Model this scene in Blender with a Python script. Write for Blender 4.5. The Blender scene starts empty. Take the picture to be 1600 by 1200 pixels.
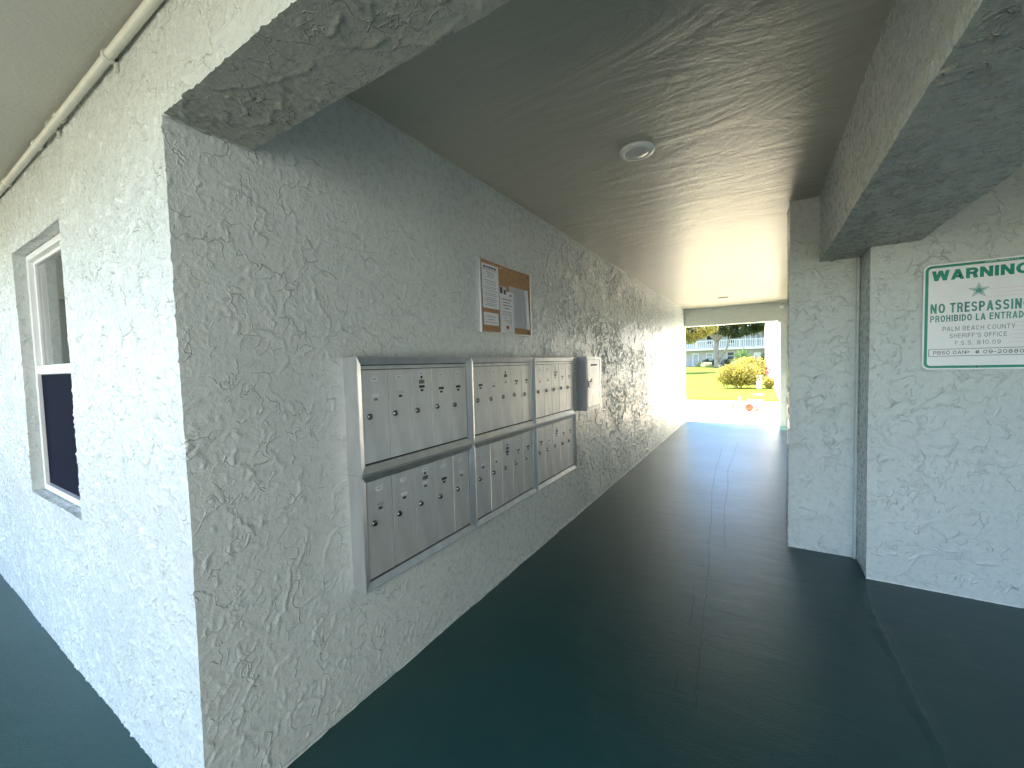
import bpy, math, random
import numpy as np
from mathutils import Matrix, Vector
random.seed(4); RS = np.random.RandomState(11)
C = bpy.context.scene.collection
SC = bpy.context.scene

# ---------------------------------------------------------------- camera, light, exposure
cam = bpy.data.cameras.new('camera'); co = bpy.data.objects.new('camera', cam); C.objects.link(co)
cam.sensor_fit = 'HORIZONTAL'; cam.sensor_width = 36; cam.lens = 635/1600*36
cam.clip_start = .03; cam.clip_end = 1500
co.matrix_world = Matrix(((0.85397049,-0.00207561,0.52031729,1.48496),
                          (0.51962695,0.05505092,-0.85261787,-0.52281),
                          (-0.02687424,0.99848139,0.0480904,1.45),(0,0,0,1)))
SC.camera = co
SUN_EL, SUN_AZ = math.radians(56), math.radians(-66)     # azimuth from +Y towards +X
w = bpy.data.worlds.new('World'); SC.world = w; w.use_nodes = True
nt = w.node_tree; bg = nt.nodes['Background']
sky = nt.nodes.new('ShaderNodeTexSky'); sky.sky_type = 'NISHITA'; sky.sun_disc = False
sky.sun_elevation = SUN_EL; sky.sun_rotation = SUN_AZ; sky.air_density = 1.0; sky.dust_density = .3; sky.ozone_density = 2.8
nt.links.new(sky.outputs[0], bg.inputs[0]); bg.inputs[1].default_value = .15
sl = bpy.data.lights.new('sun', 'SUN'); sl.energy = 5; sl.angle = math.radians(.5); sl.color = (1, .88, .70)
so = bpy.data.objects.new('sun', sl); C.objects.link(so)
sd = Vector((math.sin(SUN_AZ)*math.cos(SUN_EL), math.cos(SUN_AZ)*math.cos(SUN_EL), math.sin(SUN_EL)))
so.rotation_euler = sd.to_track_quat('Z', 'Y').to_euler()
SC.view_settings.view_transform = 'Standard'; SC.view_settings.look = 'None'
SC.view_settings.gamma = 1; SC.view_settings.use_curve_mapping = False
SC.view_settings.exposure = 3.05
try:
    SC.cycles.max_bounces = 12; SC.cycles.diffuse_bounces = 6; SC.cycles.glossy_bounces = 4
    SC.cycles.sample_clamp_indirect = 12
except Exception: pass

# ---------------------------------------------------------------- materials
class NT:
    def __init__(s, name):
        s.m = bpy.data.materials.new(name); s.m.use_nodes = True; s.t = s.m.node_tree
        s.b = s.t.nodes['Principled BSDF']
    def n(s, typ, **k):
        n = s.t.nodes.new(typ)
        for a, v in k.items():
            if hasattr(n, a): setattr(n, a, v)
            else: n.inputs[a.replace('_', ' ')].default_value = v
        return n
    def l(s, a, b): s.t.links.new(a, b)
    def coord(s, scale=(1,1,1), rot=(0,0,0), out='Object'):
        c = s.n('ShaderNodeTexCoord'); m = s.n('ShaderNodeMapping')
        m.inputs['Scale'].default_value = scale; m.inputs['Rotation'].default_value = rot
        s.l(c.outputs[out], m.inputs[0]); return m.outputs[0]
    def noise(s, vec, scale, detail=4, rough=.55, dist=0):
        n = s.n('ShaderNodeTexNoise'); n.inputs['Scale'].default_value = scale
        n.inputs['Detail'].default_value = detail; n.inputs['Roughness'].default_value = rough
        n.inputs['Distortion'].default_value = dist; s.l(vec, n.inputs['Vector']); return n.outputs[0]
    def ramp(s, f, stops):
        r = s.n('ShaderNodeValToRGB'); e = r.color_ramp.elements
        e[0].position, e[0].color = stops[0][0], (*stops[0][1], 1)
        e[1].position, e[1].color = stops[-1][0], (*stops[-1][1], 1)
        for p, c in stops[1:-1]:
            x = e.new(p); x.color = (*c, 1)
        s.l(f, r.inputs[0]); return r.outputs[0]
    def math(s, op, a, b=None, c=None):
        n = s.n('ShaderNodeMath', operation=op)
        for i, v in enumerate((a, b, c)):
            if v is None: continue
            if isinstance(v, (int, float)): n.inputs[i].default_value = v
            else: s.l(v, n.inputs[i])
        return n.outputs[0]
    def bump(s, h, dist=.002, strength=1, prev=None):
        b = s.n('ShaderNodeBump'); b.inputs['Strength'].default_value = strength
        b.inputs['Distance'].default_value = dist; s.l(h, b.inputs['Height'])
        if prev is not None: s.l(prev, b.inputs['Normal'])
        return b.outputs[0]
    def set(s, **k):
        for a, v in k.items(): s.b.inputs[a.replace('_', ' ')].default_value = v
        return s

def plain(name, col, rough=.5, metal=0, var=.12, vs=6, bump=0, bs=60, spec=.5, alpha=None):
    a = NT(name); v = a.coord()
    f = a.noise(v, vs, 5)
    lo = tuple(max(0, c*(1-var)) for c in col); hi = tuple(min(1, c*(1+var)) for c in col)
    a.l(a.ramp(f, [(.3, lo), (.7, hi)]), a.b.inputs['Base Color'])
    a.set(Roughness=rough, Metallic=metal); a.b.inputs['Specular IOR Level'].default_value = spec
    if bump: a.l(a.bump(a.noise(v, bs, 4), bump), a.b.inputs['Normal'])
    return a.m

def mat_stucco(name, col, rough=.28, tear=.8):
    a = NT(name); v = a.coord()
    big = a.noise(v, 1.7, 5); fine = a.noise(v, 420, 3, .6); med = a.noise(v, 70, 5, .6)
    c = a.ramp(big, [(.25, tuple(x*.93 for x in col)), (.75, tuple(min(1, x*1.04) for x in col))])
    sp = a.noise(v, 26, 6, .7)
    mx = a.n('ShaderNodeMix', data_type='RGBA'); mx.inputs[7].default_value = (*[x*.6 for x in col], 1)
    a.l(a.ramp(sp, [(.69, (0,0,0)), (.78, (.5,.5,.5))]), mx.inputs[0]); a.l(c, mx.inputs[6])
    a.l(mx.outputs[2], a.b.inputs['Base Color'])
    # small torn trowel marks: warped cell edges, broken up by a mask
    wv = a.n('ShaderNodeTexNoise'); wv.inputs['Scale'].default_value = 6.5; wv.inputs['Detail'].default_value = 4; a.l(v, wv.inputs['Vector'])
    ad = a.n('ShaderNodeVectorMath', operation='MULTIPLY_ADD'); a.l(wv.outputs[1], ad.inputs[0]); ad.inputs[1].default_value = (.30,.30,.30); a.l(v, ad.inputs[2])
    vo = a.n('ShaderNodeTexVoronoi', feature='DISTANCE_TO_EDGE'); vo.inputs['Scale'].default_value = 12; a.l(ad.outputs[0], vo.inputs['Vector'])
    ed = a.math('MAXIMUM', a.math('SUBTRACT', 1, a.math('MULTIPLY', vo.outputs[0], 13)), 0)
    mk = a.ramp(a.noise(v, 11, 4, .6), [(.47, (0,0,0)), (.60, (1,1,1))])
    ed = a.math('MULTIPLY', a.math('MULTIPLY', ed, ed), mk)
    n0 = a.bump(ed, .0045, tear)
    n1 = a.bump(med, .0035, .9, n0); n2 = a.bump(fine, .0012, .9, n1)
    a.l(n2, a.b.inputs['Normal'])
    a.l(a.math('MULTIPLY_ADD', sp, .2, rough-.1), a.b.inputs['Roughness'])
    return a.m
M = {}
PAINT = (.57, .615, .60)
M['stucco'] = mat_stucco('painted_stucco', PAINT)
# smooth, trowelled ceiling with long float marks
def mat_ceiling():
    a = NT('painted_ceiling')
    v = a.coord((1.1, 2.6, 3), (0, 0, math.radians(14))); v0 = a.coord()
    s1 = a.noise(v, 1.1, 9, .56, 2.6); s2 = a.noise(v0, 7, 6, .65, 1.2); fine = a.noise(v0, 190, 3)
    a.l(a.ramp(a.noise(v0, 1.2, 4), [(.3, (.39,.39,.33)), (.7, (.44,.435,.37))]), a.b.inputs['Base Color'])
    n = a.bump(s1, .024, .27); n = a.bump(s2, .006, .45, n); n = a.bump(fine, .001, .6, n)
    a.l(n, a.b.inputs['Normal']); a.set(Roughness=.30); a.b.inputs['Specular IOR Level'].default_value = .7
    return a.m
M['ceiling'] = mat_ceiling()
def mat_floor():
    a = NT('dark_green_floor_paint'); v = a.coord()
    sep = a.n('ShaderNodeSeparateXYZ'); a.l(v, sep.inputs[0]); X, Y = sep.outputs[0], sep.outputs[1]
    big = a.noise(v, 1.1, 6, .6); med = a.noise(v, 9, 6, .65); fine = a.noise(v, 130, 4, .6)
    vt = a.coord((1.1, 4.0, 1), (0,0,.22)); drag = a.noise(vt, 2.2, 7, .65, .5)
    base = a.ramp(big, [(.3, (.004,.042,.042)), (.7, (.008,.060,.056))])
    # wandering x for the cracks
    n1 = a.n('ShaderNodeTexNoise', noise_dimensions='1D'); n1.inputs['Scale'].default_value = 1.3
    n1.inputs['Detail'].default_value = 6; a.l(Y, n1.inputs['W'])
    wob = a.math('MULTIPLY_ADD', n1.outputs[0], .16, -.08)
    def crack(ax, slope, y0, y1, wdt):
        cx = a.math('MULTIPLY_ADD', Y, slope, ax)
        d = a.math('ABSOLUTE', a.math('SUBTRACT', a.math('ADD', X, wob), cx))
        m = a.math('SUBTRACT', 1, a.math('MULTIPLY', d, 1/wdt)); m = a.math('MAXIMUM', m, 0)
        g = a.math('MULTIPLY', a.math('GREATER_THAN', Y, y0), a.math('LESS_THAN', Y, y1))
        return a.math('MULTIPLY', m, g)
    cr = crack(-40, 0, 0, 1, .001)
    # raised seam running from the wall corner towards the walkway
    dr = a.math('SUBTRACT', a.math('ADD', X, a.math('MULTIPLY', wob, .45)), a.math('MULTIPLY_ADD', Y, .018, 2.02))
    rg = a.math('POWER', 2.718, a.math('MULTIPLY', a.math('MULTIPLY', dr, dr), -3500))
    rg = a.math('MULTIPLY', rg, a.math('LESS_THAN', Y, 2.86))
    mx = a.n('ShaderNodeMix', data_type='RGBA'); mx.inputs[7].default_value = (.004,.008,.008,1)
    a.l(a.math('MULTIPLY', cr, .9), mx.inputs[0]); a.l(base, mx.inputs[6])
    spk = a.ramp(a.noise(v, 60, 2), [(.80, (0,0,0)), (.82, (1,1,1))])
    mx2 = a.n('ShaderNodeMix', data_type='RGBA'); mx2.inputs[7].default_value = (.12,.13,.11,1)
    a.l(spk, mx2.inputs[0]); a.l(mx.outputs[2], mx2.inputs[6])
    wear = a.math('MULTIPLY', a.ramp(a.noise(a.coord((1.6, .9, 1)), 3.2, 9, .72, .6), [(.50, (0,0,0)), (.68, (1,1,1))]), .5)
    mx3 = a.n('ShaderNodeMix', data_type='RGBA'); mx3.inputs[7].default_value = (.022,.062,.056,1)
    a.l(wear, mx3.inputs[0]); a.l(mx2.outputs[2], mx3.inputs[6])
    a.l(mx3.outputs[2], a.b.inputs['Base Color'])
    n = a.bump(drag, .008, .3); n = a.bump(med, .0026, .5, n); n = a.bump(fine, .0016, .8, n)
    b = a.n('ShaderNodeBump', invert=True); b.inputs['Distance'].default_value = .004
    a.b.inputs['Specular IOR Level'].default_value = .5
    a.l(cr, b.inputs['Height']); a.l(n, b.inputs['Normal']); a.l(b.outputs[0], a.b.inputs['Normal'])
    a.l(a.math('MULTIPLY_ADD', a.noise(v, 1.3, 2, .5), .10, .30), a.b.inputs['Roughness'])
    return a.m
M['floor'] = mat_floor()
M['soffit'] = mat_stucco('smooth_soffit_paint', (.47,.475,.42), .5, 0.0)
M['stucco_under_shaded'] = mat_stucco('underside_shaded_stucco', (.31,.335,.30))  # darker copy of the wall stucco; shade under the beams put into its colour
M['end_wall_shaded'] = mat_stucco('end_wall_shaded_stucco', (.17,.18,.17), .6)  # end wall's shade put into its colour to keep the window reflection dark
def mat_metal(name, col, rough=.36, vert=True, metal=.9):
    a = NT(name); v = a.coord((60, 60, 1.2) if vert else (3, 3, 3)); v2 = a.coord((4,4,1.2))
    s = a.noise(v, 4, 5, .6); g = a.noise(v2, 3, 4)
    c = a.ramp(g, [(.3, tuple(x*.86 for x in col)), (.7, tuple(min(1,x*1.08) for x in col))])
    a.l(c, a.b.inputs['Base Color']); a.set(Metallic=metal)
    a.l(a.math('MULTIPLY_ADD', s, .22, rough-.1), a.b.inputs['Roughness'])
    a.l(a.bump(s, .0004, .5), a.b.inputs['Normal']); return a.m
M['door_metal'] = mat_metal('brushed_aluminium_door', (.76,.75,.73), .40, True, .65)
M['frame_metal'] = mat_metal('anodised_frame', (.66,.67,.68), .40, False)
M['box_metal'] = mat_metal('grey_box_metal', (.42,.44,.49), .4, False, .6)
M['chrome'] = plain('lock_metal', (.30,.295,.28), .25, 1)
M['black'] = plain('black_gap', (.012,.012,.013), .6)
M['dark_plastic'] = plain('dark_slot', (.03,.028,.026), .35)
M['white_label'] = plain('white_label', (.78,.79,.82), .5, var=.05)
M['paper'] = plain('paper', (.75,.755,.77), .7, var=.04)
M['paper_grey'] = plain('paper_grey', (.52,.53,.56), .7, var=.06)
M['ink'] = plain('ink', (.06,.06,.075), .7)
M['ink_soft'] = plain('ink_soft', (.26,.27,.30), .7)
M['red'] = plain('red_print', (.45,.02,.03), .6)
def mat_cork():
    a = NT('cork'); v = a.coord()
    a.l(a.ramp(a.noise(v, 130, 4, .7), [(.3, (.22,.11,.045)), (.5, (.42,.235,.11)), (.72, (.55,.35,.18))]), a.b.inputs['Base Color'])
    a.l(a.bump(a.noise(v, 200, 3), .001), a.b.inputs['Normal']); a.set(Roughness=.85); return a.m
M['cork'] = mat_cork()
M['vinyl'] = plain('white_vinyl', (.78,.80,.80), .3, var=.03)
M['pvc'] = plain('painted_conduit', (.60,.615,.54), .36, var=.08, vs=14, bump=.0006, bs=90)
M['white'] = plain('white_paint', (.80,.80,.78), .5, var=.05)
M['sign_white'] = plain('sign_white', (.88,.89,.90), .33, var=.03, vs=9)
def mat_fade(name, c1, c2):
    a = NT(name); v = a.coord()
    a.l(a.ramp(a.noise(v, 9, 5, .7), [(.35, c1), (.68, c2)]), a.b.inputs['Base Color']); a.set(Roughness=.35); return a.m
M['sign_green'] = mat_fade('sign_green', (.0,.22,.145), (.0,.33,.23))
M['sign_faded'] = mat_fade('sign_green_faded', (.01,.20,.15), (.14,.42,.35))
M['star_pale'] = mat_fade('star_pale', (.08,.36,.29), (.35,.62,.55))
M['sign_grey'] = mat_fade('sign_grey_print', (.16,.17,.19), (.38,.40,.42))
M['sign_black'] = plain('sign_black', (.05,.05,.06), .4)
M['sign_pink'] = plain('sign_pink', (.82,.66,.70), .35, var=.04)
M['lens'] = plain('lamp_lens', (.55,.55,.54), .22, var=.03)
M['glass'] = NT('window_glass').set(Roughness=.03, Base_Color=(.9,.95,.95,1), Transmission_Weight=1.0, IOR=1.5).m
M['screen'] = plain('dark_insect_screen', (.018,.022,.045), .45, var=.2)
M['inside'] = plain('dim_interior', (.012,.013,.015), .8)
M['curtain'] = plain('curtain', (.05,.055,.06), .8)
M['wallplain'] = mat_stucco('outer_wall_paint', (.62,.62,.58), .6)
M['whitewall'] = mat_stucco('white_wing_wall', (.80,.79,.76), .6)
M['farwall'] = plain('far_wall_paint', (.41,.40,.385), .7, var=.05, vs=1.2)
M['farglass'] = plain('far_window_glass', (.03,.035,.045), .12)
M['farshade'] = plain('far_window_shade', (.35,.37,.40), .5)
M['roof'] = plain('roof_surface', (.45,.43,.40), .8)
M['concrete'] = plain('pale_concrete', (.78,.69,.55), .8, var=.1, vs=1.1, bump=.003, bs=40)
M['tan'] = plain('tan_pavement', (.165,.145,.10), .85, bump=.004, bs=40)
M['asphalt'] = plain('asphalt', (.085,.085,.085), .85, bump=.004, bs=90)
def mat_grass():
    a = NT('lawn'); v = a.coord()
    f = a.noise(v, .35, 6, .6); g = a.noise(v, 40, 4, .7)
    c1 = a.ramp(f, [(.3, (.085,.125,.012)), (.7, (.125,.155,.018))])
    mx = a.n('ShaderNodeMix', data_type='RGBA', blend_type='MULTIPLY'); mx.inputs[0].default_value = .6
    a.l(c1, mx.inputs[6]); a.l(a.ramp(g, [(.3, (.55,.6,.5)), (.65, (1,1,1))]), mx.inputs[7])
    a.l(mx.outputs[2], a.b.inputs['Base Color'])
    a.l(a.bump(g, .03, .8), a.b.inputs['Normal']); a.set(Roughness=.9); a.b.inputs['Specular IOR Level'].default_value = .1; return a.m
M['grass'] = mat_grass()
def mat_leaf(name, c1, c2, rough=.5):
    a = NT(name); v = a.coord()
    g = a.n('ShaderNodeNewGeometry')
    a.l(a.ramp(g.outputs['Random Per Island'], [(0, c1), (1, c2)]), a.b.inputs['Base Color'])
    a.set(Roughness=rough)
    tr = a.n('ShaderNodeBsdfTranslucent'); tr.inputs[0].default_value = (*[min(1, x*1.3) for x in c2], 1)
    mx = a.n('ShaderNodeMixShader'); mx.inputs[0].default_value = .3
    o = a.t.nodes['Material Output']; a.l(a.b.outputs[0], mx.inputs[1]); a.l(tr.outputs[0], mx.inputs[2]); a.l(mx.outputs[0], o.inputs[0])
    return a.m
M['leaf_dark'] = mat_leaf('leaf_dark', (.018,.035,.010), (.07,.09,.022))
M['leaf_gold'] = mat_leaf('leaf_gold', (.03,.035,.005), (.36,.31,.05))
M['leaf_green'] = mat_leaf('leaf_green', (.03,.07,.02), (.09,.16,.05))
M['leaf_purple'] = mat_leaf('leaf_purple', (.10,.01,.05), (.26,.05,.14))
M['leaf_pale'] = mat_leaf('leaf_pale', (.25,.30,.17), (.5,.52,.36))
M['flower'] = mat_leaf('flower_pink', (.5,.08,.14), (.65,.3,.36))
def mat_bark():
    a = NT('pale_bark'); v = a.coord((1,1,.6))
    a.l(a.ramp(a.noise(v, 3.5, 6, .7), [(.3, (.13,.10,.075)), (.55, (.30,.25,.19)), (.75, (.42,.37,.30))]), a.b.inputs['Base Color'])
    a.l(a.bump(a.noise(v, 14, 5), .03), a.b.inputs['Normal']); a.set(Roughness=.85); return a.m
M['bark'] = mat_bark()
M['orange'] = plain('orange_plastic', (.42,.035,.012), .4)
M['yellow'] = plain('yellow_plastic', (.75,.68,.05), .4)
M['brown'] = plain('weathered_brass', (.22,.13,.07), .4, .5)

# ---------------------------------------------------------------- helpers
def tag(o, label=None, cat=None, group=None, kind=None):
    if label: o['label'] = label
    if cat: o['category'] = cat
    if group: o['group'] = group
    if kind: o['kind'] = kind
    return o
def empty(name, loc=(0,0,0), rz=0):
    o = bpy.data.objects.new(name, None); C.objects.link(o); o.location = loc; o.rotation_euler = (0,0,rz)
    o.empty_display_size = .1; return o
def link(name, me, parent=None, loc=(0,0,0)):
    o = bpy.data.objects.new(name, me); C.objects.link(o); o.location = loc
    if parent is not None: o.parent = parent
    return o
class MB:
    def __init__(s): s.v = []; s.f = []; s.sm = []
    def add(s, vs, fs, smooth=False):
        k = len(s.v); s.v += [tuple(p) for p in vs]; s.f += [tuple(i+k for i in f) for f in fs]; s.sm += [smooth]*len(fs); return s
    def box(s, x0, x1, y0, y1, z0, z1):
        v = [(x,y,z) for x in (x0,x1) for y in (y0,y1) for z in (z0,z1)]
        return s.add(v, [(0,1,3,2),(4,6,7,5),(0,4,5,1),(2,3,7,6),(0,2,6,4),(1,5,7,3)])
    def bbox(s, x0, x1, y0, y1, z0, z1, b):     # chamfered box
        import itertools
        cx,cy,cz=(x0+x1)/2,(y0+y1)/2,(z0+z1)/2; hx,hy,hz=(x1-x0)/2,(y1-y0)/2,(z1-z0)/2
        import bmesh
        bm = bmesh.new(); bmesh.ops.create_cube(bm, size=1)
        for v in bm.verts: v.co = (cx+v.co.x*2*hx, cy+v.co.y*2*hy, cz+v.co.z*2*hz)
        bmesh.ops.bevel(bm, geom=list(bm.edges), offset=b, segments=2, affect='EDGES', profile=.5)
        bm.verts.ensure_lookup_table(); bm.verts.index_update()
        vs=[tuple(v.co) for v in bm.verts]; fs=[tuple(v.index for v in f.verts) for f in bm.faces]; bm.free()
        return s.add(vs, fs)
    def tube(s, pts, rad, n=10, cap=True):
        pts = [Vector(p) for p in pts]; m = len(pts)
        if not hasattr(rad, '__len__'): rad = [rad]*m
        vs = []; up = Vector((0,0,1))
        for i, p in enumerate(pts):
            t = (pts[min(i+1,m-1)]-pts[max(i-1,0)]).normalized()
            a = t.cross(up if abs(t.z) < .95 else Vector((1,0,0))).normalized(); b = t.cross(a)
            for k in range(n):
                an = 2*math.pi*k/n; vs.append(p+(a*math.cos(an)+b*math.sin(an))*rad[i])
        fs = [(i*n+k, i*n+(k+1)%n, (i+1)*n+(k+1)%n, (i+1)*n+k) for i in range(m-1) for k in range(n)]
        s.add(vs, fs, True)
        if cap: s.f.append(tuple(len(s.v)-n+k for k in range(n))); s.sm.append(False); s.f.append(tuple(len(s.v)-m*n+k for k in reversed(range(n)))); s.sm.append(False)
        return s
    def lathe(s, prof, c=(0,0,0), axis='z', n=32):   # prof: (r,h)
        vs = []
        for r, h in prof:
            for k in range(n):
                a = 2*math.pi*k/n; x, y = r*math.cos(a), r*math.sin(a)
                p = (x,y,h) if axis=='z' else ((h,x,y) if axis=='x' else (x,h,y))
                vs.append((c[0]+p[0], c[1]+p[1], c[2]+p[2]))
        m = len(prof)
        fs = [(i*n+k, i*n+(k+1)%n, (i+1)*n+(k+1)%n, (i+1)*n+k) for i in range(m-1) for k in range(n)]
        return s.add(vs, fs, True)
    def build(s, name, mat, parent=None, loc=(0,0,0)):
        me = bpy.data.meshes.new(name); me.from_pydata(s.v, [], s.f); me.materials.append(mat)
        me.polygons.foreach_set('use_smooth', s.sm); me.update()
        import bmesh
        bm = bmesh.new(); bm.from_mesh(me); bmesh.ops.recalc_face_normals(bm, faces=bm.faces); bm.to_mesh(me); bm.free()
        return link(name, me, parent, loc)
def slab(name, mat, b, parent=None): return MB().box(*b).build(name, mat, parent)
def grid_mesh(name, P, mat, keep=None, flip=False, parent=None, smooth=True):
    nv, nu = P.shape[:2]
    idx = np.arange(nv*nu).reshape(nv, nu)
    q = np.stack([idx[:-1,:-1], idx[:-1,1:], idx[1:,1:], idx[1:,:-1]], -1)
    if keep is not None: q = q[keep]
    q = q.reshape(-1, 4)
    if flip: q = q[:, ::-1]
    me = bpy.data.meshes.new(name)
    me.vertices.add(nv*nu); me.vertices.foreach_set('co', P.reshape(-1).astype('f'))
    me.loops.add(q.size); me.loops.foreach_set('vertex_index', q.reshape(-1).astype('i'))
    me.polygons.add(len(q)); me.polygons.foreach_set('loop_start', np.arange(0, q.size, 4, dtype='i'))
    try: me.polygons.foreach_set('loop_total', np.full(len(q), 4, dtype='i'))
    except Exception: pass
    me.polygons.foreach_set('use_smooth', np.full(len(q), smooth)); me.update(calc_edges=True); me.validate()
    me.materials.append(mat); return link(name, me, parent)
def quads_mesh(name, P, mat, parent=None):      # P: (n,4,3)
    n = len(P); me = bpy.data.meshes.new(name)
    me.vertices.add(n*4); me.vertices.foreach_set('co', P.reshape(-1).astype('f'))
    me.loops.add(n*4); me.loops.foreach_set('vertex_index', np.arange(n*4, dtype='i'))
    me.polygons.add(n); me.polygons.foreach_set('loop_start', np.arange(0, n*4, 4, dtype='i'))
    try: me.polygons.foreach_set('loop_total', np.full(n, 4, dtype='i'))
    except Exception: pass
    me.update(calc_edges=True); me.validate(); me.materials.append(mat); return link(name, me, parent)

# trowelled stucco relief: overlapping plaster patches with crescent ridges, plus small torn strokes
def relief(us, vs, seed, dens=230, amp=1.0, strokes=900, rmin=.028, rmax=.095, up=math.pi/2, spread=1.6):
    r = np.random.RandomState(seed); H = np.zeros((len(vs), len(us)))
    u0,u1,v0,v1 = us[0],us[-1],vs[0],vs[-1]; area = (u1-u0)*(v1-v0)
    U, V = us[None,:], vs[:,None]
    # smooth clump field deciding where the strokes gather
    ph = r.uniform(0, 6.28, (14,3)); kk = r.normal(0, 7, (14,2))
    def clump(x, y): return sum(np.sin(k[0]*x+k[1]*y+p[0]) for k, p in zip(kk, ph))/3.7
    for _ in range(int(area*dens)):
        cu, cv = r.uniform(u0-.03,u1+.03), r.uniform(v0-.03,v1+.03)
        R = math.exp(r.uniform(math.log(rmin), math.log(rmax))); el = r.uniform(1, 1.9); ro = r.uniform(0, math.pi)
        B = R*el*1.35
        i0,i1 = np.searchsorted(us, (cu-B, cu+B)); j0,j1 = np.searchsorted(vs, (cv-B, cv+B))
        if i1-i0 < 2 or j1-j0 < 2: continue
        du = U[:,i0:i1]-cu; dv = V[j0:j1]-cv
        x = (du*math.cos(ro)+dv*math.sin(ro))/el; y = -du*math.sin(ro)+dv*math.cos(ro)
        a = np.arctan2(y, x); p = r.uniform(0, 6.28, 5)
        wob = 1+.10*np.sin(2*a+p[0])+.07*np.sin(3*a+p[1])+.045*np.sin(7*a+p[2])+.025*np.sin(13*a+p[3])
        s = (1-np.sqrt(x*x+y*y)/(R*wob))*R
        th = np.arctan2(dv, du+0*dv); phi = r.normal(up, spread)
        wgt = np.clip(np.cos(th-phi)*1.5-.25+.35*np.sin(9*th+p[4]), 0, 1)
        m = np.clip((s+.0025)/.0045, 0, 1); m = m*m*(3-2*m)
        am = amp*r.uniform(.0016,.0066)
        h = am*(.85*np.exp(-np.clip(s,0,9)/.0065)*wgt + .16)
        sub = H[j0:j1, i0:i1]
        H[j0:j1, i0:i1] = sub*(1-.82*m)+h*m
    for _ in range(int(area*strokes)):
        cu, cv = r.uniform(u0,u1), r.uniform(v0,v1)
        if clump(cu, cv) < r.normal(.25,.3): continue
        L = r.uniform(.006,.032); wd = r.uniform(.0018,.0042); ro = math.pi/2+r.normal(0,.75); am = amp*r.uniform(.0012,.0042)
        B = L+.006
        i0,i1 = np.searchsorted(us, (cu-B, cu+B)); j0,j1 = np.searchsorted(vs, (cv-B, cv+B))
        if i1-i0 < 2 or j1-j0 < 2: continue
        du = U[:,i0:i1]-cu; dv = V[j0:j1]-cv
        x = du*math.cos(ro)+dv*math.sin(ro); y = -du*math.sin(ro)+dv*math.cos(ro)
        y = y - r.uniform(-18,18)*x*x
        H[j0:j1, i0:i1] += am*np.exp(-(x/L)**4*2-(y/wd)**2)
    # slow waviness of the wall
    H += .0022*np.sin(U*3.1+1)*np.sin(V*2.3+seed)+.0012*np.sin(U*7.7+V*5.1)
    return H
def sheet(o, ud, vd, nd, us, vs, H):
    o,ud,vd,nd = map(np.array, (o,ud,vd,nd))
    return o+us[None,:,None]*ud+vs[:,None,None]*vd+H[...,None]*nd

# ---------------------------------------------------------------- the building the passage runs through
HZ = 2.59           # passage ceiling
BZ = 2.205          # underside of cross beam
LY = 9.77
WX0, WX1, WZ0, WZ1 = -2.06, -1.115, .80, 2.136
zs = np.unique(np.round(np.concatenate([np.linspace(0, WZ0, 140), np.linspace(WZ0, WZ1, 233), np.linspace(WZ1, BZ, 13), np.linspace(BZ, 2.6, 70)]), 5))
xs = np.unique(np.round(np.concatenate([np.linspace(-4.6,-3.3,60), np.linspace(-3.3, WX0, 190), np.linspace(WX0, WX1, 155), np.linspace(WX1, 0, 205), np.linspace(0, 2.4, 380), np.linspace(2.4, 4.2, 110)]), 5))
Hf = relief(xs, zs, 21, dens=260, amp=1.3, rmax=.07)
Pf = sheet((0,0,0), (1,0,0), (0,0,1), (0,-1,0), xs, zs, Hf)
ys1 = np.unique(np.round(np.concatenate([np.linspace(0,.24,44), np.linspace(.24,3.9,640), 3.9+np.cumsum(np.linspace(.006,.0145,572))]), 5))
ys1 = ys1*1.0; ys1[ys1>3.9] = 3.9+(ys1[ys1>3.9]-3.9)*(LY-3.9)/(ys1[-1]-3.9)
Hl = relief(ys1, zs, 5, dens=150, amp=1.0, rmax=.11)
Hl *= (1+.75*np.clip((ys1-2)/2, 0, 1))[None,:]
Pl = sheet((0,0,0), (0,1,0), (0,0,1), (1,0,0), ys1, zs, Hl)
i0 = int(np.searchsorted(xs, 0)); jb = int(np.searchsorted(zs, BZ))
edge = np.stack([Hl[:jb+1,0], -Hf[:jb+1,i0], zs[:jb+1]], -1)
Pf[:jb+1, i0] = edge; Pl[:jb+1, 0] = edge
# cross beam underside
yb = np.linspace(0, .24, 44); xb = xs[i0:]
Hu = relief(xb, yb, 33, dens=260, amp=1.5, strokes=1500)
Pu = sheet((0,0,BZ), (1,0,0), (0,1,0), (0,0,-1), xb, yb, Hu)
Pf[jb, i0:, 2] = BZ-Hu[0]; Pu[0,:,1] = -Hf[jb, i0:]
# window reveal ties
ia, ib = np.searchsorted(xs, (WX0, WX1)); ja, jc = np.searchsorted(zs, (WZ0, WZ1))
yr = np.linspace(0, .055, 10)
def reveal(P, H, ax): return P
zr = zs[ja:jc+1]; xr = xs[ia:ib+1]
HjL = relief(yr, zr, 41, dens=300, amp=.9); HjR = relief(yr, zr, 42, dens=300, amp=.9)
HsB = relief(xr, yr, 43, dens=300, amp=.9); HsT = relief(xr, yr, 44, dens=300, amp=.9)
PjL = sheet((WX0,0,0),(0,1,0),(0,0,1),(1,0,0), yr, zr, HjL); PjR = sheet((WX1,0,0),(0,1,0),(0,0,1),(-1,0,0), yr, zr, HjR)
PsB = sheet((0,0,WZ0),(1,0,0),(0,1,0),(0,0,1), xr, yr, HsB); PsT = sheet((0,0,WZ1),(1,0,0),(0,1,0),(0,0,-1), xr, yr, HsT)
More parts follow.
